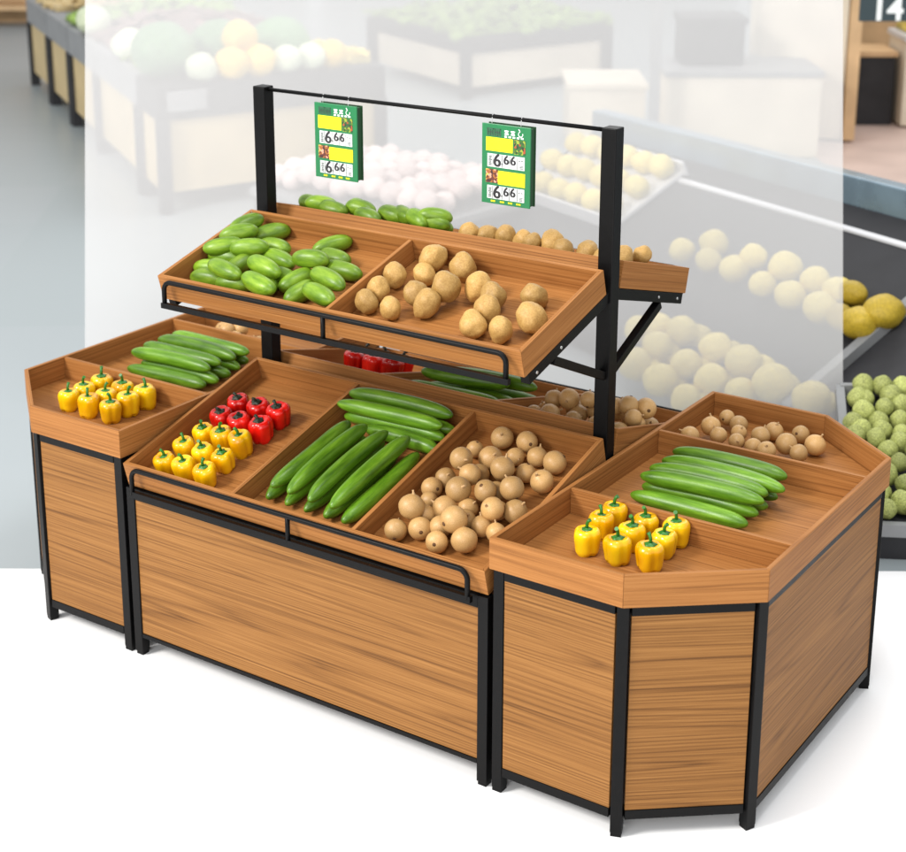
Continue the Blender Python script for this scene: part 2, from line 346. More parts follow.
def end_unit(sg, label):
    cx = sg * (X0 + 0.36)
    t = thing('display_table', label, 'display table', (cx, 0, 0), 'corner display tables at the two ends')
    P = [(X0, -D), (X0 + A_, -D), (X0 + A_ + CC, -D + E_), (X0 + A_ + CC, D - E_), (X0 + A_, D), (X0, D)]
    if sg < 0: P = [(-x, y) for x, y in P][::-1]
    # tray: mitred wall boards and floor
    tk = 0.014
    I = inset(P, tk); Fl = inset(P, tk - 0.0005)
    mb = MB(); n = len(P)
    for i in range(n):
        j = (i + 1) % n
        e = (Vector((*P[j], 0)) - Vector((*P[i], 0))).normalized() * 0.0004
        o0, o1, i0, i1 = [Vector((*v, 0)) for v in (P[i], P[j], I[i], I[j])]
        o0, i0, o1, i1 = o0 + e, i0 + e, o1 - e, i1 - e
        z0, z1 = Vector((0, 0, ZT - H)), Vector((0, 0, ZT))
        mb.hexa([o0 + z0, o1 + z0, i1 + z0, i0 + z0, o0 + z1, o1 + z1, i1 + z1, i0 + z1], e)
    mb.prism(Fl, ZT - H + 0.002, ZT - H + 0.012, (1, 0, 0))
    tray = mb.build('tray', MT, t, 0.0012)
    for y in (-DV, DV):
        xa, xb = sorted((sg * (X0 + tk), sg * (X0 + A_ + CC - tk)))
        mb = MB(); mb.box(xa + .0005, xb - .0005, y - tk / 2, y + tk / 2, ZT - H + 0.0125, ZT - 0.002, (1, 0, 0))
        mb.build('divider', MT, tray, 0.001)
    # frame
    LP = inset(P, 0.026); angs = []
    for i in range(n):
        a = Vector((*P[i], 0)) - Vector((*P[i - 1], 0)); c = Vector((*P[(i + 1) % n], 0)) - Vector((*P[i], 0))
        a.normalize(); c.normalize(); m = (a + c).normalized(); angs.append(math.atan2(m.y, m.x) + (0 if a.dot(c) > 0.2 else R(45)))
    for i in range(n):
        mb = MB(); leg_box(mb, *LP[i], angs[i], 0.033, 0.012, ZT - H - 0.001)
        lg = mb.build('leg', MBK, t, 0.0015)
        mb = MB(); leg_box(mb, *LP[i], angs[i], 0.030, 0.0, 0.0118); mb.build('foot', MBK, lg)
    for i in range(n):
        j = (i + 1) % n
        a = Vector((*LP[i], 0)); bb = Vector((*LP[j], 0)); d = (bb - a).normalized(); a2 = a + d * 0.0185; b2 = bb - d * 0.0185
        out = Vector((d.y, -d.x, 0))
        mb = MB(); mb.bar(a2 + Vector((0, 0, 0.690)) + out * .001, b2 + Vector((0, 0, 0.690)) + out * .001, 0.032, 0.028)
        mb.build('rail', MBK, t, 0.001); mb = MB()
        mb.bar(a2 + Vector((0, 0, 0.069)) + out * .001, b2 + Vector((0, 0, 0.069)) + out * .001, 0.032, 0.028)
        mb.build('rail', MBK, t, 0.001)
        mb = MB(); mb.bar(a2 + Vector((0, 0, 0.3795)) + out * 0.008, b2 + Vector((0, 0, 0.3795)) + out * 0.008, 0.012, 0.592)
        mb.build('panel', MW, t, 0.0008)
    return t

end_unit(-1, 'oak display table with chamfered tray of peppers and cucumbers, left end of the stand')
end_unit(1, 'oak display table with chamfered tray of peppers, cucumbers and onions, right end of stand')

# ------------------------------------------------------------ centre stand
stand = thing('produce_stand', 'double sided oak produce stand with black posts and raised upper trays, between end tables', 'produce stand', (0, 0, 0))

class Slope:
    """tray plane: front rim (yf,zf) to back rim (yb,zb); mirrored with sg=-1"""
    def __init__(s, yf, zf, yb, zb, w, h, sg=1):
        s.L = math.hypot(yb - yf, zb - zf); s.w = w; s.h = h; s.sg = sg
        s.S = Vector((0, (yb - yf) / s.L * sg, (zb - zf) / s.L)); s.N = Vector((0, -(zb - zf) / s.L * sg, (yb - yf) / s.L)); s.o = Vector((0, yf * sg, zf))
    def p(s, x, u, n): return s.o + Vector((x, 0, 0)) + s.S * u + s.N * n
    def tray(s, parent, divs, tk=0.014):
        L, w, h = s.L, s.w, s.h; mb = MB()
        o = [(-w, 0), (w, 0), (w, L), (-w, L)]; i_ = inset(o, tk)
        for i in range(4):
            j = (i + 1) % 4
            q = [o[i], o[j], i_[j], i_[i]]
            d = (Vector((*o[j], 0)) - Vector((*o[i], 0))).normalized() * 0.0004
            q = [(q[0][0] + d.x, q[0][1] + d.y), (q[1][0] - d.x, q[1][1] - d.y), (q[2][0] - d.x, q[2][1] - d.y), (q[3][0] + d.x, q[3][1] + d.y)]
            mb.hexa([s.p(*v, -h) for v in q] + [s.p(*v, 0) for v in q], (1, 0, 0) if i % 2 == 0 else s.S)
        e = tk - 0.0005
        q = [(-w + e, e), (w - e, e), (w - e, L - e), (-w + e, L - e)]
        mb.hexa([s.p(*v, -h + 0.001) for v in q] + [s.p(*v, -h + 0.010) for v in q], (1, 0, 0))
        tr = mb.build('tray', MT, parent, 0.0012)
        for x in divs:
            mb = MB(); a, b2 = x - tk / 2, x + tk / 2; u0, u1 = tk + .0005, L - tk - .0005
            q = [(a, u0), (b2, u0), (b2, u1), (a, u1)]
            mb.hexa([s.p(*v, -h + 0.0105) for v in q] + [s.p(*v, -0.002) for v in q], s.S)
            mb.build('divider', MT, tr, 0.001)
        return tr

lo = {}; hi = {}
for sg in (1, -1):
    lo[sg] = Slope(-0.7209, 0.6938, -0.0491, 0.8709, 0.699, 0.085, sg)
    hi[sg] = Slope(-0.5297, 1.2829, -0.0637, 1.4124, 0.6905, 0.085, sg)
    lo[sg].tray(stand, (-0.2415, 0.2280))
    hi[sg].tray(stand, (-0.0075,))

def loop_rail(x, y, z0, z1, r, rod):
    pts = [(-x, y, z0)]
    for k in range(7):
        a = math.pi - k * math.pi / 12; pts.append((-x + r + r * math.cos(a), y, z1 - r + r * math.sin(a)))
    for k in range(7):
        a = math.pi / 2 - k * math.pi / 12; pts.append((x - r + r * math.cos(a), y, z1 - r + r * math.sin(a)))
    pts.append((x, y, z0))
    return MB().tube(pts, rod, 12)

for sg in (1, -1):
    # legs
    for x in (-0.686, 0.686):
        mb = MB(); y = -0.692 * sg; leg_box(mb, x, y, 0, 0.034, 0.012, 0.607); lg = mb.build('leg', MBK, stand, 0.0015)
        mb = MB(); leg_box(mb, x, y, 0, 0.028, 0, 0.0118); mb.build('foot', MBK, lg)
    # front beam carrying the tray and guard rail
    mb = MB(); ya, yb = sorted((-0.7395 * sg, -0.7235 * sg)); mb.box(-0.660, 0.662, ya, yb, 0.592, 0.612)
    mb.build('beam', MBK, stand, 0.0012)
    mb = MB(); ya, yb = sorted((-0.708 * sg, -0.690 * sg)); mb.box(-0.668, 0.668, ya, yb, 0.068, 0.082); mb.build('rail', MBK, stand, 0.001); mb = MB()
    mb.box(-0.668, 0.668, ya, yb, 0.568, 0.607)
    mb.build('rail', MBK, stand, 0.001)
    mb = MB(); ya, yb = sorted((-0.704 * sg, -0.692 * sg)); mb.box(-0.6685, 0.6685, ya, yb, 0.0825, 0.5675); mb.build('panel', MW, stand, 0.0008)
    lr = loop_rail(0.650, -0.733 * sg, 0.600, 0.688, 0.030, 0.0080)
    lr.tube([(0.0, -0.733 * sg, 0.606), (0.0, -0.733 * sg, 0.688)], 0.0075, 10)
    lr.build('guard_rail', MBK, stand)
    for x in (-0.686, 0.686):      # side beams and side boards
        mb = MB(); ya, yb = sorted((-0.674 * sg, -0.028 * sg)); mb.box(x - .016, x + .016, ya, yb, 0.068, 0.098); mb.build('beam', MBK, stand, 0.001)
        mb = MB(); mb.box(x - .006, x + .006, ya, yb, 0.099, 0.60, (0, 1, 0)); mb.build('panel', MW, stand)
    # upper guard rail, carrying angle and brackets
    s = hi[sg]
    yb_ = -0.548 * sg
    mb = MB(); ya, yc = sorted((-0.552 * sg, -0.536 * sg)); mb.box(-0.660, 0.662, ya, yc, 1.184, 1.202); mb.build('beam', MBK, stand, 0.0012)
    lr = loop_rail(0.650, -0.543 * sg, 1.190, 1.272, 0.028, 0.0080)
    lr.tube([(0.0, -0.543 * sg, 1.19), (0.0, -0.543 * sg, 1.272)], 0.0075, 10)
    lr.build('guard_rail', MBK, stand)
    for x in (-0.6755, 0.6755):
        ox = 0.012 if x > 0 else -0.012
        mb = MB()
        a = s.p(0, 0.02, -0.104); bq = s.p(0, s.L + 0.028, -0.104)
        a.x = bq.x = x
        mb.bar(a, bq, 0.030, 0.034, s.N)
        br = mb.build('bracket', MBK, stand, 0.0012)
        mb = MB(); a = s.p(0, 0.165, -0.128); a.x = x; mb.bar(a, (x, -0.026 * sg, 1.065), 0.026, 0.026, (0, 0, 1)); mb.build('brace', MBK, br, 0.001)
        mb = MB()
        for u in (0.06, 0.20):
            c = s.p(0, u, -0.104); c.x = x + math.copysign(0.0150, x)
            mb.tube([c, c + Vector((math.copysign(0.003, x), 0, 0))], 0.0048, 12)
        mb.build('screw', MSC, br)
for x in (-0.6734, 0.6734):
    mb = MB(); leg_box(mb, x, 0, 0, 0.050, 0.0, 1.8324); mb.build('post', MBK, stand, 0.003)
mb = MB(); mb.tube([(-0.6475, 0, 1.822), (0.6475, 0, 1.822)], 0.0065, 12); mb.build('crossbar', MBK, stand)
mb = MB(); mb.box(-0.647, 0.647, -0.02, 0.02, 0.80, 0.84); mb.build('beam', MBK, stand, 0.001)

# ------------------------------------------------------------ price boards
MG = plain('board_green', (0.004, 0.15, 0.045), 0.35, 0, 0.5, 0.06, 15)
MGD = plain('board_back_green', (0.004, 0.045, 0.010), 0.5)
MY = plain('board_yellow', (0.85, 0.76, 0.0), 0.5)
MWT = plain('card_white', (0.64, 0.65, 0.65), 0.5)
MINK = plain('ink_black', (0.012, 0.012, 0.014), 0.5)
MGY = plain('ink_grey', (0.05, 0.07, 0.06), 0.5)
MWI = plain('ink_white', (0.9, 0.92, 0.9), 0.5)
def mosaic(name, cols):
    m, nt, N, L, b = new_mat(name)
    tc = N.new('ShaderNodeTexCoord'); v = N.new('ShaderNodeTexVoronoi'); v.inputs['Scale'].default_value = 130
    L.new(tc.outputs['Object'], v.inputs['Vector'])
    sp = N.new('ShaderNodeSeparateColor'); L.new(v.outputs['Color'], sp.inputs[0])
    r = N.new('ShaderNodeValToRGB'); r.color_ramp.interpolation = 'CONSTANT'
    e = r.color_ramp.elements; e[0].color = cols[0] + (1,); e[0].position = 0; e[1].position = 0.25; e[1].color = cols[1] + (1,)
    for k, c in enumerate(cols[2:]): x = e.new(0.45 + 0.2 * k); x.color = c + (1,)
    L.new(sp.outputs[0], r.inputs['Fac']); L.new(r.outputs['Color'], b.inputs['Base Color']); b.inputs['Roughness'].default_value = 0.4
    return m
MP1 = mosaic('printed_vegetables', [(0.01, 0.03, 0.01), (0.03, 0.12, 0.01), (0.25, 0.32, 0.03), (0.35, 0.06, 0.02), (0.02, 0.07, 0.02)])
MP2 = mosaic('printed_fruit', [(0.30, 0.10, 0.02), (0.10, 0.02, 0.01), (0.70, 0.40, 0.08), (0.03, 0.01, 0.01), (0.62, 0.30, 0.20)])

def text_mesh(s, size, mat, name, parent, x, y, z, bold=0.0):
    cu = bpy.data.curves.new('t', 'FONT'); cu.body = s; cu.size = size; cu.align_x = 'CENTER'; cu.align_y = 'CENTER'; cu.extrude = 0.0002; cu.offset = bold
    to = bpy.data.objects.new('t', cu); col.objects.link(to)
    dg = bpy.context.evaluated_depsgraph_get(); me = bpy.data.meshes.new_from_object(to.evaluated_get(dg))
    bpy.data.objects.remove(to); me.name = name
    me.transform(Matrix.Translation(Vector((x, y, z)) - ORG[parent.name]) @ Matrix.Rotation(R(90), 4, 'X'))
    me.materials.clear(); me.materials.append(mat)
    if name == 'price_digit':        # heavy stroke: the outline repeated a hair apart
        b3 = bmesh.new()
        for k, dx in enumerate((-.0014, -.0007, 0, .0007, .0014)):
            m3 = me.copy(); m3.transform(Matrix.Translation((dx, -.00004 * k, 0))); b3.from_mesh(m3)
        b3.to_mesh(me); b3.free()
    o = bpy.data.objects.new(name, me); col.objects.link(o); o.parent = parent; ORG[o.name] = ORG[parent.name]
    return o

def price_board(xa, label):
    Wd, Ht, zt = 0.176, 0.252, 1.800
    t = thing('price_board', label, 'price board', (xa + Wd / 2, 0, zt - Ht), 'green price boards hanging from the top bar')
    yf = -0.008
    mb = MB(); mb.box(xa, xa + Wd, yf, yf + 0.006, zt - Ht, zt); face = mb.build('face_plate', MG, t, 0.001)
    mb = MB(); mb.box(xa + .004, xa + Wd - .001, 0.0235, 0.0275, zt - Ht + .001, zt - .001); mb.build('back_plate', MGD, t, 0.0008)
    mb = MB(); mb.box(xa + .012, xa + Wd - .004, yf + .0065, 0.023, zt - Ht + .004, zt - .006); mb.build('core', MGD, t)
    def rect(name, m, u0, u1, v0, v1, lift=0.0012, parent=face):
        mb = MB(); mb.box(xa + u0 * Wd, xa + u1 * Wd, yf - lift, yf - lift + 0.0009, zt - v1 * Ht, zt - v0 * Ht); return mb.build(name, m, parent)
    rect('name_card', MY, .09, .64, .165, .335); rect('printed_picture', MP1, .67, .90, .165, .345)
    rect('printed_picture', MP2, .09, .34, .565, .735); rect('name_card', MY, .345, .90, .575, .745)
    for v0 in (.37, .77):
        rect('price_card', MWT, .12, .89, v0, v0 + .165)
        mb = MB()
        for u in (.235, .43, .585, .745):
            mb.box(xa + u * Wd - .0009, xa + u * Wd + .0009, yf - .0019, yf - .0013, zt - (v0 + .16) * Ht, zt - (v0 + .005) * Ht)
        for k, (w0, w1) in enumerate(((.15, .21), (.155, .205), (.145, .215), (.16, .20), (.15, .21), (.15, .21))):   # small stacked characters beside the price
            vv = v0 + .028 + k * .021
            mb.box(xa + w0 * Wd, xa + w1 * Wd, yf - .0019, yf - .0013, zt - (vv + .013) * Ht, zt - vv * Ht)
        for k, (w0, w1) in enumerate(((.77, .80), (.82, .86))):
            mb.box(xa + w0 * Wd, xa + w1 * Wd, yf - .0019, yf - .0013, zt - (v0 + .055) * Ht, zt - (v0 + .045) * Ht)
        for k in range(3):
            mb.box(xa + .79 * Wd, xa + .86 * Wd, yf - .0019, yf - .0013, zt - (v0 + .115 + k * .017) * Ht, zt - (v0 + .107 + k * .017) * Ht)
        mb.build('printed_marks', MGY, face)
        zc = zt - (v0 + .085) * Ht
        text_mesh('6', 0.057, MINK, 'price_digit', face, xa + .325 * Wd, yf - .0016, zc, 0.0005)
        text_mesh('6', 0.040, MINK, 'price_digit', face, xa + .515 * Wd, yf - .0016, zc + .005, 0.0003)
        text_mesh('6', 0.040, MINK, 'price_digit', face, xa + .655 * Wd, yf - .0016, zc + .005, 0.0003)
        text_mesh('.', 0.030, MINK, 'price_point', face, xa + .43 * Wd, yf - .0022, zc - .001, 0.0006)
    # heading: two grey outlined characters, white words and a leaf curl
    mb = MB()
    for u in (.11, .26):
        a, c = xa + u * Wd, xa + (u + .13) * Wd; zt0, zb0 = zt - .055 * Ht, zt - .145 * Ht
        for (x1, x2, z1, z2) in ((a, c, zt0 - .002, zt0), (a, a + .002, zb0, zt0), (c - .002, c, zb0, zt0), (a + .004, c - .004, (zt0 + zb0) / 2 - .001, (zt0 + zb0) / 2 + .001), ((a + c) / 2 - .001, (a + c) / 2 + .001, zb0, zt0 - .004), (a + .003, c - .003, zb0, zb0 + .002), (a + .005, a + .007, zb0 + .004, zt0 - .005), (c - .007, c - .005, zb0 + .004, zt0 - .005)):
            mb.box(x1, x2, yf - .0014, yf - .0002, z1, z2)
    mb.build('heading', MGY, face)
    mb = MB()
    for u in (.47, .60):
        a = xa + u * Wd
        for k in range(3): mb.box(a + (k % 2) * .002, a + .015 - (k % 2) * .002, yf - .0014, yf - .0002, zt - (.075 + k * .02) * Ht, zt - (.064 + k * .02) * Ht)
        mb.box(a + .0065, a + .0085, yf - .0013, yf - .0003, zt - .118 * Ht, zt - .06 * Ht)
    for k in range(5): mb.box(xa + (.47 + k * .085) * Wd, xa + (.47 + k * .085 + .05) * Wd, yf - .0014, yf - .0002, zt - .150 * Ht, zt - .130 * Ht)
    pts = [(xa + .80 * Wd + .008 * math.cos(a_), yf - .0006, zt - .092 * Ht + .008 * math.sin(a_)) for a_ in [R(100 + 35 * k) for k in range(9)]]
    mb.tube([(xa + .76 * Wd, yf - .0006, zt - .03 * Ht)] + pts, 0.0012, 6)
    mb.build('heading', MWI, face)
    mb = MB()
    for u in (.20, .39, .56, .73):
        for k in range(3): mb.box(xa + (u + k * .032) * Wd, xa + (u + k * .032 + .022) * Wd, yf - .0014, yf - .0002, zt - .975 * Ht, zt - .955 * Ht)
    mb.build('footer', MY, face)
    for u in (.2, .8):
        x = xa + u * Wd
        pts = [(x, yf + .003, zt - .006), (x, yf + .001, zt + .006), (x, -.006, zt + .018), (x, -.004, zt + .027), (x, .003, zt + .030), (x, .0082, zt + .025)]
        MB().tube(pts, 0.0011, 6).build('hook', MSC, t)
price_board(-0.446, 'green double price board with 6.66 cards, hanging left, above the upper cucumbers')
price_board(0.219, 'green double price board with 6.66 cards, hanging right, nearer the right post')

# ------------------------------------------------------------ produce meshes
def smooth_prof(pts, n):
    """Catmull-Rom through profile points"""
    P = [Vector((a, b, 0)) for a, b in pts]; P = [P[0]] + P + [P[-1]]; out = []
    seg = len(P) - 3
    for i in range(seg):
        for k in range(n):
            t = k / n; p0, p1, p2, p3 = P[i:i + 4]
            q = 0.5 * ((2 * p1) + (p2 - p0) * t + (2 * p0 - 5 * p1 + 4 * p2 - p3) * t * t + (3 * p1 - p0 - 3 * p2 + p3) * t ** 3)
            out.append((max(q.x, 0.0), q.y))
    out.append((pts[-1][0], pts[-1][1])); out[0] = pts[0]
    return out

def pepper_mesh(seed, m):
    r_ = random.Random(seed); ph = r_.uniform(0, 6.28); lob = r_.choice([3, 4, 4]); am = [r_.uniform(.85, 1.15) for _ in range(8)]
    prof = smooth_prof([(0, .005), (.010, .002), (.022, .001), (.0295, .012), (.0325, .030), (.0350, .050), (.0335, .063), (.026, .0715), (.014, .0700), (.006, .0645), (0, .0630)], 4)
    hs = r_.uniform(.94, 1.08); lean = r_.uniform(-.06, .06)
    def fn(x, y, z, th, t):
        c = abs(math.cos(lob * (th + ph) / 2)); k = 1 - .17 * (1 - c) ** 2 * (1 if z > .004 else .6)
        k *= 1 + .05 * (am[int((th + ph) / 6.2832 * lob) % lob] - 1)
        lobe_low = .006 * (1 - c) if z < .01 else 0
        return Vector((x * k + lean * z, y * k, z * hs + lobe_low * (1 if t < .3 else 0)))
    me = MB().lathe(prof, 40, fn).mesh('flesh'); me.materials.append(m); return me

def stem_mesh(seed, m=None, k=1.0):
    r_ = random.Random(seed); mb = MB()
    prof = [(0, .0655), (.014, .0665), (.0150, .0690), (.010, .0725), (.0045, .073), (.0036, .076)]
    def fn(x, y, z, th, t):
        k = 1 + (.22 * math.cos(5 * th) if z < .071 else 0); return Vector((x * k, y * k, z))
    prof.append((0, .0762)); mb.lathe(prof, 20, fn)
    a = r_.uniform(0, 6.28); c, s_ = math.cos(a), math.sin(a)
    pts = [(0, 0, .072), (.001 * c, .001 * s_, .072 + .012 * k), (.004 * c, .004 * s_, .072 + .019 * k), (.009 * c, .009 * s_, .072 + .0235 * k)]
    mb.tube(pts, .003, 10, True, [.0046, .0042, .0043, .0052])
    me = mb.mesh('stem'); me.materials.append(m or MSTEM); return me

def cuc_mesh(seed, Lh, r, m, name, pw=3.0, nb=0.02):
    """long fruit along X, half-length Lh"""
    r_ = random.Random(seed); mb = MB(); n = 26; bend = r_.uniform(-.012, .012) * (Lh / .19); bz = r_.uniform(-.002, .004)
    prof = []
    for i in range(n + 1):
        s = -1 + 2 * (0.5 - 0.5 * math.cos(math.pi * i / n)); rr = r * (max(0, 1 - abs(s) ** pw)) ** 0.5
        rr *= 1 - .10 * max(0, s) ** 2 - (.05 if s < -.85 else 0)
        prof.append((rr if 0 < i < n else 0, s * Lh))
    def fn(x, y, z, th, t):
        q = Vector((z * 9, math.cos(th) * 1.2 + seed, math.sin(th) * 1.2)); k = 1 + nb * noise.noise(q) * 2 + .012 * math.cos(5 * th + seed)
        s = z / Lh
        return Vector((z, x * k + bend * (1 - s * s), y * k + bz * (1 - s * s)))
    mb.lathe(prof, 22, fn); me = mb.mesh(name); me.materials.append(m); return me

def blob_mesh(seed, m, name, rough=.12, sq=(1, 1, 1), f=1.1):
    mb = MB(); bmesh.ops.create_icosphere(mb.bm, subdivisions=4, radius=1.0)
    for v in mb.bm.verts:
        k = 1 + rough * noise.noise(v.co * f + Vector((seed * 7.3, 0, 0))) + rough * .3 * noise.noise(v.co * 3.1 + Vector((0, seed * 5.1, 0)))
        v.co = Vector((v.co.x * sq[0], v.co.y * sq[1], v.co.z * sq[2])) * k
    for fc in mb.bm.faces: fc.smooth = True
    me = mb.mesh(name); me.materials.append(m); return me

def onion_meshes(seed):
    r_ = random.Random(seed); sq = r_.uniform(.90, 1.0)
    prof = smooth_prof([(0, -1 * sq), (.40, -.93 * sq), (.80, -.60 * sq), (1, 0), (.86, .52), (.52, .84), (.20, .985), (0, 1.0)], 4)
    def fn(x, y, z, th, t):
        k = 1 + .025 * noise.noise(Vector((x * 1.5, y * 1.5, z * 1.5 + seed * 3))); return Vector((x * k, y * k, z * k))
    a = MB().lathe(prof, 28, fn).mesh('bulb'); a.materials.append(MON)
    b_ = MB(); bn = r_.uniform(-.1, .1)
    b_.tube([(0, 0, .93), (bn * .3, 0, 1.03), (bn, .02, 1.18), (bn * 1.6, .03, 1.30)], .1, 8, True, [.20, .12, .075, .09]); b_ = b_.mesh('stem'); b_.materials.append(MONT)
    c = MB().lathe([(0, -sq - .035), (.13, -sq - .03), (.17, -sq * .985), (.10, -sq * .96), (0, -sq * .95)], 14).mesh('root'); c.materials.append(MNAV)
    return a, b_, c

YEL = [pepper_mesh(s, MYEL) for s in range(4)]; RED = [pepper_mesh(s + 10, MRED) for s in range(3)]; STM = [stem_mesh(s) for s in range(4)]; STD = [stem_mesh(s, MSTD, .45) for s in range(3)]
CUC = [cuc_mesh(s, .19, .0275, MCUC, 'cucumber', 5.0, .012) for s in range(5)]
ZUC = [cuc_mesh(s + 20, .066, .0310, MZUC, 'gourd', 2.8, .03) for s in range(5)]
POT = [blob_mesh(s, MPOT, 'potato', .16, (1.08, .95, .9)) for s in range(6)]
ONI = [onion_meshes(s) for s in range(5)]

def link(name, me, parent=None):
    o = bpy.data.objects.new(name, me); col.objects.link(o)
    if parent: o.parent = parent
    return o

ORD = ['first', 'second', 'third', 'fourth', 'fifth', 'sixth', 'seventh', 'eighth', 'ninth', 'tenth', 'eleventh', 'twelfth', 'thirteenth', 'fourteenth', 'fifteenth', 'sixteenth', 'seventeenth']
def row_labels(pos, nrows, what, where, rowword='row'):
    """'what, second from left in front row, where' for each position, rows counted from the front"""
    idx = sorted(range(len(pos)), key=lambda i: pos[i][1]); per = math.ceil(len(idx) / nrows); lab = {}
    for r in range(nrows):
        row = sorted(idx[r * per:(r + 1) * per], key=lambda i: pos[i][0])
        rn = 'front' if r == 0 else ('back' if r == nrows - 1 else ('middle' if nrows == 3 else ORD[r]))
        for k, i in enumerate(row):
            kn = 'leftmost' if k == 0 else ('rightmost' if k == len(row) - 1 else ORD[k] + ' from left')
            lab[i] = f'{what}, {kn} in {rn} row, {where}'
    return [lab[i] for i in range(len(pos))]

def place_peppers(tab, drop, variants, what, where, group, nrows, tilt=0.0):
    labs = row_labels([q for q in tab], nrows, what, where)
    for i, (x, y, z) in enumerate(tab):
        t = thing('bell_pepper', labs[i], 'bell pepper', (x, y, z - drop), group)
        t.rotation_mode = 'ZYX'
        t.rotation_euler = (tilt + rnd.uniform(-.025, .025), rnd.uniform(-.025, .025), rnd.uniform(0, 6.28))
        s = rnd.uniform(1.08, 1.18) * (1.06 if 'red' in what else 1); t.scale = (s, s, s)
        link('flesh', rnd.choice(variants), t); link('stem', rnd.choice(STD if 'red' in what else STM), t)

def place_long(tab, variants, name, cat, labels, group, base, r0=None, lmin=None, lmax=None, xr=None, yflip=1, jit=0.03, rs=1.0):
    for i, (a, b_) in enumerate(tab):
        a, b_ = Vector(a), Vector(b_); d = b_ - a; c = (a + b_) / 2; ln = d.length
        if lmin: ln = min(max(ln, lmin), lmax)
        d.normalize()
        if xr:
            ext = abs(d.x) * ln / 2 + .027 * (1 - abs(d.x)); c.x = min(max(c.x, xr[0] + ext), xr[1] - ext)
        if rnd.random() < .5: d = -d
        up = Vector((rnd.uniform(-jit, jit), -.25 * rnd.uniform(.8, 1.2), 1)); y = up.cross(d).normalized(); z = d.cross(y)
        m = Matrix((d, y, z)).transposed()
        o = link(name, variants[i % len(variants)])
        s = rnd.uniform(.96, 1.05) * rs
        o.matrix_world = Matrix.Translation(c) @ (m.to_4x4() @ Matrix.Diagonal((ln / 2 / base, s, s, 1)))
        tag(o, labels[i], cat, group)

def relax(P, rad, it=60, fl=None, bx=None):
    P = [Vector(p) for p in P]
    for _ in range(it):
        for i in range(len(P)):
            for j in range(i):
                d = P[i] - P[j]; m = (rad[i] + rad[j]) * .88
                if 1e-6 < d.length < m:
                    c = d.normalized() * (m - d.length) / 2; P[i] += c; P[j] -= c
            if fl:
                h = (P[i] - fl[0]).dot(fl[1])
                if h < rad[i]: P[i] += fl[1] * (rad[i] - h)
            if bx:
                P[i].x = min(max(P[i].x, bx[0] + rad[i]), bx[1] - rad[i]); P[i].y = min(max(P[i].y, bx[2] + rad[i]), bx[3] - rad[i])
    return P

def place_onions(P, rad, labs, group):
    for i, p in enumerate(P):
        t = thing('onion', labs[i], 'onion', p, group)
        v = random.Random(i * 31 + len(P)); a, b_, c = ONI[v.randrange(5)]
        view = Vector((0.5, -.75, .42)); ax = (view * v.uniform(-1.2, 1.3) + Vector((v.uniform(-1, 1), v.uniform(-1, 1), v.uniform(-.3, 1.2)))).normalized()
        t.rotation_euler = ax.to_track_quat('Z', 'Y').to_euler(); t.scale = (rad[i],) * 3
        link('bulb', a, t); link('stem', b_, t); link('root', c, t)

# --- centre lower tray
def on_tray(zf, xs, ys, h):
    return [(x, y, zf.o.z + (y - zf.o.y) * zf.S.z / zf.S.y + (h - .075) / zf.N.z) for y in ys for x in xs]
CYEL = on_tray(lo[1], (-.596, -.514, -.430), (-.614, -.524, -.436), .033)
CRED = on_tray(lo[1], (-.594, -.508, -.422), (-.346, -.258), .033)
zf = lo[1]
fl0 = (zf.p(0, 0, -.075), zf.N); sl = math.atan2(zf.S.z, zf.S.y)
place_peppers(CYEL, .041, YEL, 'yellow bell pepper', 'lower front tray', 'yellow peppers in the lower front tray', 3, sl)
place_peppers(CRED, .041, RED, 'red bell pepper', 'lower front tray', 'red peppers in the lower front tray', 2, sl)
cl = ['long cucumber lying lengthwise on top of the lower front pile, ' + s for s in ('leftmost', 'second from left', 'third from left', 'fourth from left')]
cl += ['long cucumber lying flat at the right side of lower front pile, against the divider']
cl += ['long cucumber under the lengthwise ones in the lower front tray, ' + s for s in ('leftmost', 'second from left', 'third from left', 'fourth from left')]
cl += ['long cucumber lying crosswise on top behind the lengthwise ones, nearer the front', 'long cucumber lying crosswise on top behind the lengthwise ones, against the back board']
cl += ['long cucumber under the crosswise pair, ' + s for s in ('nearest the front', 'nearest the back board', 'peeking out at the right end')]
place_long(CCUC, CUC, 'cucumber', 'cucumber', cl, 'cucumbers in the lower front tray', .19, lmin=.3, lmax=.42, xr=(-.232, .219))
CON = CON + [(.30, -.40, .73, 34), (.36, -.52, .70, 33), (.43, -.55, .69, 34), (.50, -.50, .71, 35), (.30, -.50, .71, 33), (.40, -.29, .76, 34), (.50, -.35, .75, 35), (.57, -.42, .73, 33), (.46, -.25, .77, 33)]
rad = [q[3] / 3.02 / 335 for q in CON]
P = relax([q[:3] for q in CON], rad, fl=fl0, bx=(.237, .684, -.705, -.065))
place_onions(P, rad, row_labels(P, 6, 'round tan onion', 'lower front tray'), 'tan onions in the lower front tray')

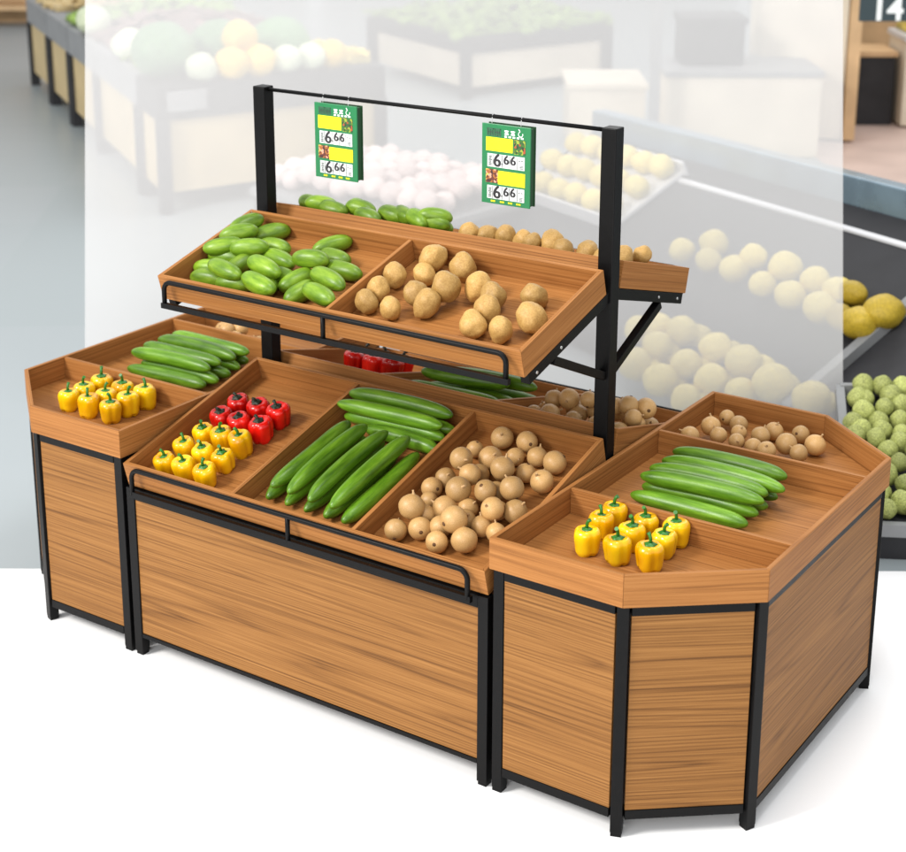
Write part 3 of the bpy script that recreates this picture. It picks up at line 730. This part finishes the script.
# --- end tables
place_peppers(LYEL, .038, YEL, 'yellow bell pepper', 'left end table', 'yellow peppers on the left end table', 3)
place_peppers(RYEL, .038, YEL, 'yellow bell pepper', 'right end table', 'yellow peppers on the right end table', 3)
for tab, side in ((LCUC, 'left'), (RCUC, 'right')):
    lb = [f'long cucumber on top of the {side} end table pile, {s}' for s in ('nearest the front', 'second from the front', 'third from the front', 'nearest the back')]
    k = len(tab) - 4
    names = ['nearest the front', 'second from the front', 'third from the front', 'fourth from the front', 'nearest the back'] if k == 5 else ['nearest the front', 'second from the front', 'third from the front', 'nearest the back']
    lb += [f'long cucumber in the bottom layer on the {side} end table, {s}' for s in names]
    place_long(tab, CUC, 'cucumber', 'cucumber', lb, f'cucumbers on the {side} end table', .19, lmin=.3, lmax=.41)
ef = (Vector((0, 0, ZT - H + .012)), Vector((0, 0, 1)))
rad = [q[3] / 1000 * 1.05 for q in LON]
P = relax([q[:3] for q in LON], rad, fl=ef, bx=(-1.3, -.725, DV + .008, .70)); place_onions(P, rad, row_labels(P, 2, 'round tan onion', 'back of left end table'), 'tan onions on the left end table')
rad = [q[3] / 1000 * 1.12 for q in RON]
P = relax([q[:3] for q in RON], rad, fl=ef, bx=(.725, 1.40, DV + .008, .70)); place_onions(P, rad, row_labels(P, 3, 'round tan onion', 'back of right end table'), 'tan onions on the right end table')

# --- upper front tray
zf = hi[1]; fl1 = (zf.p(0, 0, -.075), zf.N)
mid = [((Vector(a) + Vector(b_)) / 2) for a, b_ in UGREEN]
place_long(UGREEN, ZUC, 'gourd', 'gourd', row_labels(mid, 5, 'short green gourd', 'upper front tray'), 'short green gourds in the upper front tray', .066, lmin=.135, lmax=.17, xr=(-.675, -.016), jit=.3)
rad = [(q[3] * .6 + .016) * 1.12 for q in UPOT]
P = relax([q[:3] for q in UPOT], rad, fl=fl1, bx=(.002, .675, -.51, -.08))
def place_pots(P, rad, labs, group):
    for i, p in enumerate(P):
        o = link('potato', POT[i % 6]); o.location = p; s = rad[i]; o.scale = (s, s, s); o.rotation_euler = (rnd.uniform(0, 6), rnd.uniform(0, 6), rnd.uniform(0, 6))
        tag(o, labs[i], 'potato', group)
place_pots(P, rad, row_labels(P, 4, 'brown potato', 'upper front tray'), 'potatoes in the upper front tray')

# --- upper back tray: seen over the ridge
bs = hi[-1]; rb = random.Random(9)
GB = []
for x, z in ((-.60, 1.395), (-.536, 1.405), (-.475, 1.400), (-.42, 1.392), (-.39, 1.402), (-.33, 1.390), (-.263, 1.397), (-.21, 1.405), (-.134, 1.405), (-.062, 1.420), (-.05, 1.385), (.0, 1.40)):
    y = rb.uniform(.12, .20); a = rb.uniform(-.9, .9); h = .06
    x = min(x, -.075)
    GB.append(((x - h * math.cos(a), y - h * math.sin(a) * .6, z + .012), (x + h * math.cos(a), y + h * math.sin(a) * .6, z)))
place_long(GB, ZUC, 'gourd', 'gourd', row_labels([(Vector(a) + Vector(b_)) / 2 for a, b_ in GB], 2, 'short green gourd', 'upper back tray'), 'short green gourds in the upper back tray', .066, lmin=.12, lmax=.14, jit=.4, rs=.95)
GB2 = []
for k in range(14):
    x = -.62 + .09 * (k % 7); u = .12 + .13 * (k // 7); p_ = bs.p(x, bs.L - u, -.075 + .03); a = rb.uniform(-.4, .4); dv = Vector((math.cos(a), math.sin(a) * .5, 0)) * .06
    p_.x = min(p_.x, -.08); GB2.append((tuple(p_ - dv), tuple(p_ + dv)))
place_long(GB2, ZUC, 'gourd', 'gourd', row_labels([(Vector(a) + Vector(b_)) / 2 for a, b_ in GB2], 2, 'short green gourd', 'bottom of upper back tray'), 'short green gourds at the bottom of the upper back tray', .066, lmin=.11, lmax=.13, jit=.2)
PB = [(.055, .17, 1.385), (.125, .18, 1.388), (.185, .19, 1.388), (.245, .2, 1.385), (.30, .17, 1.388), (.357, .2, 1.392), (.41, .18, 1.378), (.488, .2, 1.378), (.55, .19, 1.374), (.615, .2, 1.380), (.64, .28, 1.372)]
rad = [.036, .034, .038, .034, .033, .041, .036, .038, .033, .038, .034]
nP = len(PB)
for k in range(12):
    p_ = bs.p(.05 + .1 * (k % 6), bs.L - .11 - .12 * (k // 6), -.04); PB.append(tuple(p_)); rad.append(.037)
PBf = PB
place_pots([Vector(p) for p in PBf[:nP]], rad[:nP], row_labels(PBf[:nP], 1, 'brown potato', 'top of the upper back tray'), 'potatoes in the upper back tray')
place_pots([Vector(p) for p in PBf[nP:]], rad[nP:], row_labels(PBf[nP:], 2, 'brown potato', 'bottom of upper back tray'), 'potatoes at the bottom of the upper back tray')

# --- lower back tray: reds, cucumbers, onions seen through the gap
bs = lo[-1]
RB = [(-.54, .30, .775), (-.459, .30, .775), (-.372, .30, .778), (-.56, .39, .755), (-.475, .39, .757), (-.39, .39, .757)]
place_peppers([(x, y, z) for x, y, z in RB], .035, RED, 'red bell pepper', 'lower back tray', 'red peppers in the lower back tray', 2, -sl)
CB = [((-.19, .24, .835), (.115, .34, .815)), ((-.20, .36, .795), (.18, .42, .79)), ((-.21, .18, .80), (.17, .20, .795)), ((-.2, .28, .765), (.19, .29, .762)), ((-.2, .45, .72), (.19, .45, .72))]
CBl = ['long cucumber in the lower back tray, topmost of its pile', 'long cucumber in the lower back tray, top one towards the far side', 'long cucumber in the lower back tray, close behind the ridge', 'long cucumber under the topmost one in the lower back tray', 'long cucumber lowest and farthest in the lower back tray']
place_long(CB, CUC, 'cucumber', 'cucumber', CBl, 'cucumbers in the lower back tray', .19, lmin=.3, lmax=.4, xr=(-.23, .22))
OB = [(.291, .3, .775), (.324, .3, .81), (.38, .3, .812), (.457, .3, .835), (.40, .3, .795), (.47, .32, .80), (.572, .3, .84), (.61, .3, .84), (.655, .32, .835), (.64, .26, .83), (.63, .3, .81), (.36, .2, .80), (.45, .2, .80), (.54, .2, .80), (.62, .2, .79), (.30, .2, .79), (.53, .35, .80), (.35, .4, .75), (.45, .42, .75), (.55, .42, .75), (.62, .42, .74)]
rad = [.030 + .003 * (k % 3) for k in range(len(OB))]
P = relax(OB, rad, 80, fl=(bs.p(0, 0, -.075), bs.N), bx=(.237, .684, .065, .70)); place_onions(P, rad, row_labels(P, 4, 'round tan onion', 'lower back tray'), 'tan onions in the lower back tray')

# ------------------------------------------------------------ frosted screen
mfr, nt, N, L, b = new_mat('frosted_acrylic')
N.remove(b); out = N['Material Output']
df = N.new('ShaderNodeBsdfDiffuse'); df.inputs['Color'].default_value = (0.57, 0.57, 0.575, 1)
tl = N.new('ShaderNodeBsdfTranslucent'); tl.inputs['Color'].default_value = (0.57, 0.57, 0.575, 1)
tr = N.new('ShaderNodeBsdfTransparent')
m1 = N.new('ShaderNodeMixShader'); m1.inputs[0].default_value = 0.06; L.new(df.outputs[0], m1.inputs[1]); L.new(tl.outputs[0], m1.inputs[2])
m2 = N.new('ShaderNodeMixShader'); m2.inputs[0].default_value = 0.38; L.new(m1.outputs[0], m2.inputs[1]); L.new(tr.outputs[0], m2.inputs[2])
L.new(m2.outputs[0], out.inputs['Surface'])
A0, B0, B1, A1 = [Vector(v) for v in ((-2.0299, .3249, .0), (.6953, 2.1484, .0), (.3558, 2.6447, 2.0602), (-2.3695, .8212, 2.0503))]
nn = (B0 - A0).cross(A1 - A0).normalized()
bmx = bmesh.new(); vs = [bmx.verts.new(v) for v in (A0, B0, B1, A1)]; bmx.faces.new(vs); me = bpy.data.meshes.new('frosted_screen'); bmx.to_mesh(me); bmx.free()
me.materials.append(mfr); fs = bpy.data.objects.new('frosted_screen', me); col.objects.link(fs); ORG[fs.name] = Vector()
sd = fs.modifiers.new('sheet', 'SOLIDIFY'); sd.thickness = 0.0001
fs.modifiers.remove(sd)
tag(fs, 'tall milky white translucent screen leaning back behind the produce stand', 'screen')

# ------------------------------------------------------------ market behind
MBW = plain('pale_birch_board', (0.52, 0.40, 0.21), 0.6, 0, 0.3, 0.12, 3)
MBW2 = plain('warm_wood_board', (0.60, 0.40, 0.22), 0.6, 0, 0.3, 0.15, 3)
MDG = plain('charcoal_laminate', (0.030, 0.030, 0.033), 0.65, 0, 0.25, 0.2, 5)
MGR = plain('grey_rim', (0.22, 0.225, 0.23), 0.5, 0, 0.4, 0.15, 5)
MST = plain('blue_grey_steel', (0.20, 0.27, 0.32), 0.28, 0.6, 0.5, 0.15, 5)
MLG = plain('light_trim', (0.62, 0.62, 0.64), 0.4)
MBE = plain('beige_board', (0.66, 0.58, 0.46), 0.6, 0, 0.3, 0.1, 3)
MPK = plain('pinkish_tile', (0.50, 0.38, 0.33), 0.5, 0, 0.4, 0.1, 2)
def fruit(name, c, var=.25, r=.5): return skin_mat(name, tuple(x * (1 - var) for x in c), c, tuple(min(1, x * (1 + var)) for x in c), 8, 8, 8, r, .4, 3)
MME = fruit('watermelon_skin', (.13, .25, .11)); MYM = fruit('yellow_melon_skin', (.75, .50, .08)); MCA = fruit('cabbage_leaf', (.62, .68, .48)); MMG = fruit('mango_skin', (.46, .32, .025), .15)
MPG = fruit('pale_fruit_skin', (.72, .57, .14)); MGA = fruit('garlic_skin', (.72, .58, .55)); MLE = fruit('leaf_green', (.22, .33, .07), .4, .6); MPR = fruit('green_pear_skin', (.34, .37, .11), .45, .6); MPU = fruit('purple_brown', (.20, .13, .12), .4)
BL = {k: [blob_mesh(s + 40, m, n, .10, sq) for s in range(2)] for k, m, n, sq in (('me', MME, 'watermelon', (1.25, 1, .95)), ('ym', MYM, 'melon', (1.05, 1, 1)), ('ca', MCA, 'cabbage', (1, 1, .9)), ('mg', MMG, 'mango', (1.2, .95, .9)), ('pg', MPG, 'fruit', (1.05, 1, .95)), ('ga', MGA, 'garlic_bulb', (1, 1, .9)), ('pr', MPR, 'pear', (1, 1, 1.1)))}
def put(kind, name, cat, loc, s, label, group=None):
    o = link(name, BL[kind][rnd.randrange(2)]); o.location = loc; o.scale = (s, s, s); o.rotation_euler = (rnd.uniform(-.3, .3), rnd.uniform(-.3, .3), rnd.uniform(0, 6.3))
    tag(o, label, cat, group); return o

# left island: four benches in a row
s_ = Vector((-.832, .555, 0)); tt = Vector((.35, .937, 0)); C0 = Vector((-5.02, 3.92, 0))
cuts = [0, 0.7, 2.42, 3.75, 4.96, 6.3]
nm = ['nearest the camera, under melons', 'second of the row', 'third of the row', 'fourth of the row', 'farthest of the row']
for k in range(5):
    a = C0 + s_ * (cuts[k] + .01); c = C0 + s_ * (cuts[k + 1] - .01); d = c + tt * 1.9; e = a + tt * 1.9
    t = thing('market_bench', 'pale wood market bench with dark rim and posts, ' + nm[k], 'market bench', (a + d) / 2, 'produce benches at the back left')
    poly = [(v.x, v.y) for v in (a, e, d, c)]
    MB().prism(inset(poly, .03), .14, .66).build('panel', MBW, t)
    MB().prism(poly, .665, .90).build('rim', MDG if k == 0 else MGR, t)
    for v in (a, c, d, e):
        mb = MB(); cc = (a + d) / 2; v2 = v + (cc - v).normalized() * .045; leg_box(mb, v2.x, v2.y, math.atan2(s_.y, s_.x), .09, 0, .664); mb.build('leg', MDG, t)
    if k == 0:
        mb = MB(); mb.obox(a + tt * .22 + Vector((.006, 0, .80)) - Vector((-tt.y, tt.x, 0)) * .02, tt * .15, Vector((tt.y, -tt.x, 0)) * .01, (0, 0, .07)); mb.build('label_holder', MGR, t)
def heap(name, pts, m, label, cat, zb, n=160, r=.05, seed=1):
    """leafy heap nobody could count: many small leaf faces over a low mound"""
    r_ = random.Random(seed); mb = MB()
    a, b_, c, d = [Vector(p) for p in pts]
    for k in range(n):
        u, v = r_.random(), r_.random(); p = (a * (1 - u) + b_ * u) * (1 - v) + (d * (1 - u) + c * u) * v
        p.z = zb + .12 * math.sin(math.pi * u) * math.sin(math.pi * v) * r_.uniform(.5, 1) + .03
        q = Euler((r_.uniform(-.6, .6), r_.uniform(-.6, .6), r_.uniform(0, 6.3))).to_matrix()
        mb.obox(p, q @ Vector((r * r_.uniform(.8, 1.6), 0, 0)), q @ Vector((0, r * r_.uniform(.4, .8), 0)), q @ Vector((0, 0, .012)))
    mb.prism([(v.x, v.y) for v in (a, b_, c, d)], zb - .002, zb + .04)
    o = mb.build(name, m); tag(o, label, cat); o['kind'] = 'stuff'; return o
def isl(u, v): return C0 + s_ * u + tt * v
heap('leafy_greens', [isl(.75, .1), isl(.75, 1.0), isl(1.5, 1.0), isl(1.5, .1)], MLE, 'loose yellow green leafy vegetables heaped on the near market bench', 'greens', .905, 160, .06, 2)
heap('root_vegetables', [isl(1.6, .1), isl(1.6, 1.5), isl(2.6, 1.5), isl(2.6, .1)], MPU, 'dark purple brown vegetables heaped on the second market bench', 'vegetables', .905, 200, .06, 3)
heap('leafy_greens', [isl(3.5, .1), isl(3.5, 1.7), isl(4.3, 1.7), isl(4.3, .1)], MLE, 'bright green vegetables spread on the third market bench', 'greens', .905, 200, .06, 4)
heap('leafy_greens', [isl(4.9, .1), isl(4.9, 1.7), isl(6.2, 1.7), isl(6.2, .1)], MBW, 'pale yellow vegetables spread on the farthest market bench', 'vegetables', .905, 200, .07, 5)
ml = [('me', 'watermelon', 'watermelon', .42, .42, .21, 'large pale green watermelon at the left of the near bench'), ('me', 'watermelon', 'watermelon', .60, .9, .19, 'pale green watermelon behind the left one on the near bench'), ('ca', 'cabbage', 'cabbage', .12, .62, .11, 'white cabbage between the watermelon and yellow melons'),
      ('ym', 'melon', 'melon', .1, .86, .12, 'yellow melon, front left of the pile on the near bench'), ('ym', 'melon', 'melon', .12, 1.08, .12, 'yellow melon, front right of the pile on the near bench'), ('ym', 'melon', 'melon', .28, 1.0, .13, 'yellow melon in the middle of the pile, near bench'),
      ('ca', 'cabbage', 'cabbage', .12, 1.32, .11, 'white cabbage just right of the yellow melon pile'), ('ca', 'cabbage', 'cabbage', .14, 1.53, .11, 'white cabbage second right of the yellow melon pile'), ('ym', 'melon', 'melon', .14, 1.72, .11, 'yellow melon at the right end of the near bench'),
      ('me', 'watermelon', 'watermelon', .5, 1.4, .19, 'green watermelon behind the cabbages, right half of near bench'), ('ca', 'cabbage', 'cabbage', 1.45, .3, .13, 'white cabbage at the left edge of the second bench'), ('ca', 'cabbage', 'cabbage', 3.0, .25, .14, 'white cabbage on the third bench beside orange roots')]
for kd, n_, ct, u, v, r, lb in ml:
    p_ = isl(u, max(.12, v - .24)); r *= 1.05; put(kd, n_, ct, (p_.x, p_.y, .90 + r * .88), r, lb)
p_ = isl(.2, .72); put('ym', 'melon', 'melon', (p_.x, p_.y, 1.18), .125, 'yellow melon on top of the pile on the near bench')

heap('leafy_greens', [isl(.22, 1.0), isl(.22, 1.85), isl(.66, 1.85), isl(.66, 1.0)], MPG, 'pale yellow green vegetables heaped behind the melons on the near bench', 'vegetables', .905, 140, .06, 21)
heap('root_vegetables', [isl(2.7, .1), isl(2.7, 1.7), isl(3.4, 1.7), isl(3.4, .1)], MPU, 'dark vegetables heaped between greens on the third market bench', 'vegetables', .905, 140, .06, 22)
def block(name, corners, z0, z1, m, label, cat, parts=(), group=None):
    c = sum((Vector((*p, 0)) for p in corners), Vector()) / len(corners)
    t = thing(name, label, cat, (c.x, c.y, z0), group)
    return t
# second island, far centre
fr = Vector((.8311, .5561, 0)); ff = Vector((-.5561, .8311, 0)); cg = Vector((2.8991, -4.1496, 0))
def W_(a, d, z=0): v = cg + fr * a + ff * d; return Vector((v.x, v.y, z))
t = thing('market_bench', 'low pale wood bench with black trim, far centre behind the screen', 'market bench', W_(.6, 17))
P0, P1, P2, P3 = W_(0.08, 16.1), W_(1.6, 17.3), W_(.8, 19.2), W_(-.95, 18.0)
q = [(v.x, v.y) for v in (P0, P1, P2, P3)]
MB().prism(inset(q, .03), .1, .44).build('panel', MBE, t); MB().prism(q, .445, .62).build('rim', MDG, t)
for v in (P0, P1, P3): mb = MB(); leg_box(mb, v.x, v.y, .5, .12, 0, .6); mb.build('leg', MDG, t)
heap('leafy_greens', [tuple(v + Vector((0, 0, 0))) for v in (P0, P1, P2, P3)], MLE, 'green vegetables heaped on the low far centre bench', 'greens', .625, 260, .09, 8)
# beige crate and counters
def simple_box(name, pts, z0, z1, m, label, cat, topm=None, lid=None, group=None):
    c = sum(pts, Vector()) / len(pts); t = thing(name, label, cat, (c.x, c.y, z0), group)
    q = [(v.x, v.y) for v in pts]
    MB().prism(q, z0, z1 - .05).build('body', m, t, .004)
    MB().prism(inset(q, -.02), z1 - .049, z1).build('top', topm or MDG, t, .004)
    return t
simple_box('carton_stack', [W_(.95, 13.6), W_(1.6, 13.6), W_(1.6, 14.4), W_(.95, 14.4)], 0, .55, MBE, 'plain beige carton block beside the tall grey post', 'carton', MBE)
simple_box('counter', [W_(1.72, 13.2), W_(3.0, 13.2), W_(3.0, 14.2), W_(1.72, 14.2)], 0, .72, MBE, 'cream counter with grey top carrying dark machines', 'counter', MGR)
t = simple_box('counter_machine', [W_(1.88, 13.5), W_(2.4, 13.5), W_(2.4, 14.0), W_(1.88, 14.0)], .721, 1.12, MDG, 'dark boxy machine standing on the cream counter', 'machine', MDG)
t = thing('pillar', 'broad pale wood clad pillar right of the cream counter', 'pillar', W_(3.2, 12.6))
q = [W_(2.64, 14.1), W_(3.35, 13.9), W_(3.35, 14.6), W_(2.64, 14.6)]
MB().prism([(v.x, v.y) for v in q], .02, 3.2, (0, 0, 1)).build('cladding', MBE, t)
q = [W_(3.36, 13.85), W_(3.46, 13.85), W_(3.46, 14.6), W_(3.36, 14.6)]
MB().prism([(v.x, v.y) for v in q], 0.02, 3.2, (0, 0, 1)).build('edge_board', MBW2, t)
q = [W_(1.55, 12.9), W_(1.63, 12.9), W_(1.63, 12.98), W_(1.55, 12.98)]
t = thing('post', 'slim tall grey post standing before the cream counter', 'post', W_(1.59, 12.94))
MB().prism([(v.x, v.y) for v in q], .03, 3.2).build('shaft', MGR, t); q = [W_(1.5, 12.85), W_(1.68, 12.85), W_(1.68, 13.03), W_(1.5, 13.03)]; MB().prism([(v.x, v.y) for v in q], 0, .03).build('base', MGR, t)
# right: dark panel stand, wood behind, price sign
mb = MB(); q = [W_(3.0, 11.5), W_(4.8, 11.5), W_(4.8, 16.6), W_(3.0, 16.6)]; mb.prism([(v.x, v.y) for v in q], -.0035, -.0005); struct(mb.build('pavement', MPK))
t = simple_box('shelf_unit', [W_(3.55, 14.7), W_(4.0, 14.7), W_(4.0, 15.2), W_(3.55, 15.2)], .0, .68, MDG, 'dark grey shelf unit right of the wood clad pillar', 'shelf unit', MBW2)
t = thing('wood_partition', 'orange wood partition behind the dark grey shelf unit', 'partition', W_(4.0, 13.5)); q = [W_(3.50, 15.6), W_(4.8, 15.6), W_(4.8, 15.7), W_(3.50, 15.7)]; MB().prism([(v.x, v.y) for v in q], 0, 2.4).build('board', MBW2, t); q = [W_(3.50, 15.56), W_(4.8, 15.56), W_(4.8, 15.595), W_(3.50, 15.595)]; MB().prism([(v.x, v.y) for v in q], .95, 1.0).build('ledge', MBW, t)
heap('leafy_greens', [W_(4.10, 14.6), W_(4.5, 14.6), W_(4.5, 15.1), W_(4.10, 15.1)], MPG, 'yellow green produce piled beside the dark shelf unit', 'greens', .85, 60, .05, 11)
t = simple_box('crate', [W_(4.05, 14.55), W_(4.55, 14.55), W_(4.55, 15.15), W_(4.05, 15.15)], .02, .84, MBE, 'pale crate holding yellow green produce at the far right', 'crate', MLG)
t = thing('number_sign', 'dark slate sign with white number 14, top right corner', 'sign', W_(3.2, 12.0, 1.4))
c = W_(2.97, 12.0, 1.43); c2 = W_(3.75, 12.0, 1.43); mb = MB(); mb.obox((c + c2) / 2, (c2 - c) / 2, ff * .015, (0, 0, .155)); board = mb.build('board', plain('slate', (.035, .055, .062), .6), t)
cu = bpy.data.curves.new('t', 'FONT'); cu.body = '14'; cu.size = .24; cu.align_x = 'CENTER'; cu.align_y = 'CENTER'; cu.extrude = .002; cu.offset = .006
to = bpy.data.objects.new('t', cu); col.objects.link(to); me = bpy.data.meshes.new_from_object(to.evaluated_get(bpy.context.evaluated_depsgraph_get())); bpy.data.objects.remove(to)
ml_ = W_(3.17, 11.98, 1.36); me.transform(Matrix.Translation(ml_ - ORG[t.name]) @ Matrix.Rotation(math.atan2(fr.y, fr.x), 4, 'Z') @ Matrix.Rotation(R(90), 4, 'X')); me.materials.clear(); me.materials.append(MWI)
o = bpy.data.objects.new('number', me); col.objects.link(o); o.parent = board
for a in (3.1, 3.5): MB().tube([W_(a, 12.0, 1.585), W_(a, 12.0, 3.2)], .008, 6).build('hanger', MDG, t)

# dark sloped display case with fruit
A = Vector((-1.937, 4.695, .78)); d_ = Vector((.908, -.418, 0)); n_ = Vector((-.418, -.908, 0))
def cs(s, t, h=0): return A + d_ * s + n_ * t + Vector((0, 0, -.52 * t + h))
S1, T1 = 4.3, 1.22
t = thing('display_case', 'long black sloping fruit display case with blue grey steel edge, right background', 'display case', (A + d_ * 2).to_2d().to_3d())
def quad_prism(pts, zb):
    mb = MB(); mb.hexa([Vector((p.x, p.y, zb)) for p in pts] + list(pts)); return mb
quad_prism([cs(-.1, T1), cs(S1, T1), cs(S1, 0), cs(-.1, 0)], .01).build('sloped_bed', MDG, t)
for s0, s1_ in ((-.1, S1),):
    mb = MB(); mb.obox((cs(s0, -.06, .02) + cs(s1_, -.06, .02)) / 2 , (cs(s1_, 0) - cs(s0, 0)) / 2, n_ * .055, (0, 0, .10)); mb.build('steel_edge', MST, t, .01)
mb = MB(); mb.obox((cs(.2, .16, .008) + cs(S1, .16, .008)) / 2, (cs(S1, 0) - cs(.2, 0)) / 2, (n_ + Vector((0, 0, -.52))) * .012, Vector((0, 0, .006))); mb.build('light_strip', MLG, t)
for s0 in (3.1,): 
    mb = MB(); mb.bar(cs(s0, .0, .03), cs(s0, T1, .03), .05, .05); mb.build('strut', MGR, t)
for i, (x, y, z, r) in enumerate(UP):
    kd = 'mg' if i >= 11 else 'pg'
    put(kd, 'mango' if kd == 'mg' else 'fruit', 'mango' if kd == 'mg' else 'fruit', (x, y, z + .01), r * .95, '', 'fruit in the upper row of the black display case')['_u'] = i
ups = [o for o in col.objects if '_u' in o]
for o, lb in zip(ups, row_labels([o.location for o in ups], 1, 'yellow fruit in the upper line on the black case', 'behind the stand')): o['label'] = lb.replace(' in front row', ''); del o['_u']
r_ = random.Random(12); LO = LO + [(x + r_.uniform(.03, .09), y + r_.uniform(.03, .07), z - .035, .075) for x, y, z, r in LO]
ups = [put('pg', 'fruit', 'fruit', (x, y, z + .01), r * .93, '', 'fruit in the lower heap of the black display case') for x, y, z, r in LO]
for o, lb in zip(ups, row_labels([o.location for o in ups], 4, 'pale green fruit', 'lower heap on the black case')): o['label'] = lb
# white tray of pale fruit on the case
t = thing('fruit_tray', 'white rimmed tray of pale fruit at the left of the black case', 'tray', cs(.6, .4, .01))
mb = MB(); e1 = (cs(1.0, .4) - cs(0, .4)) / 2; sv = (cs(0, .62) - cs(0, .12)) / 2; nv = e1.cross(sv).normalized(); nv = nv if nv.z > 0 else -nv
cc = cs(.50, .38, .03)
mb.obox(cc, e1, sv, nv * .01); mb.build('bed', MLG, t)
for sgn in (-1, 1):
    mb = MB(); mb.obox(cc + sv * sgn * 1.02 + nv * .03, e1 * 1.04, sv.normalized() * .008, nv * .045); mb.build('rim', MLG, t)
pf = []
for i in range(6):
    for j in range(3): pf.append(cc + e1 * (-.85 + i * .34) + sv * (-.72 + j * .72) + nv * (.075 + .01 * ((i + j) % 2)))
for o_, lb in zip(pf, row_labels(pf, 3, 'pale yellow fruit', 'white rimmed tray')): put('pg', 'fruit', 'fruit', o_, .072, lb, 'pale fruit in the white rimmed tray')
# garlic bench
simple_box('garlic_bench', [Vector((-3.6, 3.28, 0)), Vector((-2.15, 3.1, 0)), Vector((-2.0, 4.35, 0)), Vector((-3.5, 4.5, 0))], 0, .50, MDG, 'low dark bench under pinkish garlic, behind the crossbar', 'bench', MGR)
gp = []; r_ = random.Random(3)
for i in range(-2, 8):
    for j in range(6): gp.append(Vector((-3.22 + i * .14 + j * .01, 3.36 + j * .155 - i * .02, .50 + .055 + r_.uniform(0, .07))))
for o_, lb in zip(gp, row_labels(gp, 6, 'pinkish white garlic bulb', 'low dark bench')): put('ga', 'garlic_bulb', 'garlic', o_, .072, lb, 'garlic bulbs on the low dark bench')
# crate of green pears, far right on the floor
P0 = W_(1.62, 5.63); 
q = [W_(1.50, 5.62), W_(2.75, 5.50), W_(2.8, 6.5), W_(1.64, 6.5)]
t = thing('pear_crate', 'dark sided bin heaped with green pears, right of the stand', 'bin', W_(2.1, 6.2))
mb = MB(); qq = [v.copy() for v in q]; top = [v + Vector((0, 0, h)) for v, h in zip(q, (.10, .10, .34, .34))]
mb.hexa([v + Vector((0, 0, -.003)) for v in qq] + top); mb.build('bin_body', MDG, t)
ring = [top[i] for i in range(4)]
for i in range(4):
    a, b_ = ring[i], ring[(i + 1) % 4]; mb = MB(); mb.bar(a + Vector((0, 0, .02)), b_ + Vector((0, 0, .02)), .035, .05); mb.build('rim', MGR, t)
pp = []; r_ = random.Random(5)
for i in range(13):
    for j in range(12):
        u = (i + .5 + .5 * (j % 2) * .8) / 13.6; v = (j + .5) / 12
        p_ = (top[0] * (1 - u) + top[1] * u) * (1 - v) + (top[3] * (1 - u) + top[2] * u) * v
        pp.append(p_ + Vector((r_.uniform(-.022, .022), r_.uniform(-.022, .022), .040 + r_.uniform(0, .04))))
lbs = {}
# rows across the bin, counted from the near rim
for k in range(len(pp)):
    i, j = divmod(k, 12); rn = 'nearest the rim' if j == 0 else f'row {j + 1} from near rim'
    put('pr', 'pear', 'pear', pp[k], rnd.uniform(.036, .046), 'small green pear in the heaped dark bin right of the stand', 'green pears heaped in the dark bin')
# green basket on the steel edge, far right
t = thing('basket', 'small brown basket with green lid behind the steel edge', 'basket', W_(2.62, 8.35, 0))
MB().lathe([(0, 0), (.14, 0), (.19, .10), (.20, .18), (.17, .18), (.15, .06), (0, .05)], 20, lambda x, y, z, th, q_: W_(2.62, 8.35, .78) + Vector((x, y, z))).build('bowl', plain('wicker', (.30, .17, .06), .7, 0, .3, .3, 40), t)
MB().lathe([(0, .13), (.15, .14), (.15, .19), (.09, .26), (0, .28)], 20, lambda x, y, z, th, q_: W_(2.62, 8.35, .78) + Vector((x, y, z))).build('lid', plain('green_lid', (.03, .32, .12), .5), t)
MB().prism([(W_(a, b_).x, W_(a, b_).y) for a, b_ in ((2.4, 8.1), (2.9, 8.1), (2.9, 8.6), (2.4, 8.6))], 0, .775).build('plinth', MPK, t)
# far back of the market: shelving
for k in range(5):
    a = -9.5 + k * 3.6; fd = 27
    if k == 0: a, fd = -8.7, 22
    t = thing('wall_shelving', ['dark wood wall shelving at the far left end', 'grey wall shelving second from left along the back', 'grey wall shelving in the middle of the back', 'grey wall shelving second from right along the back', 'grey wall shelving at the right end of the back'][k], 'shelving', W_(a + 1.7, fd), 'shelving along the back of the market')
    for j in range(4):
        c = W_(a + 1.7, fd, .25 + j * .6)
        mb = MB(); mb.obox(c, fr * 1.7, ff * .25, (0, 0, .03)); mb.build('shelf', MBW2 if k == 0 else MGR, t)
    mb = MB(); mb.obox(W_(a + 1.7, fd + .3, 1.3), fr * 1.7, ff * .02, (0, 0, 1.3)); mb.build('back_board', MBW2 if k < 1 else MBE, t)
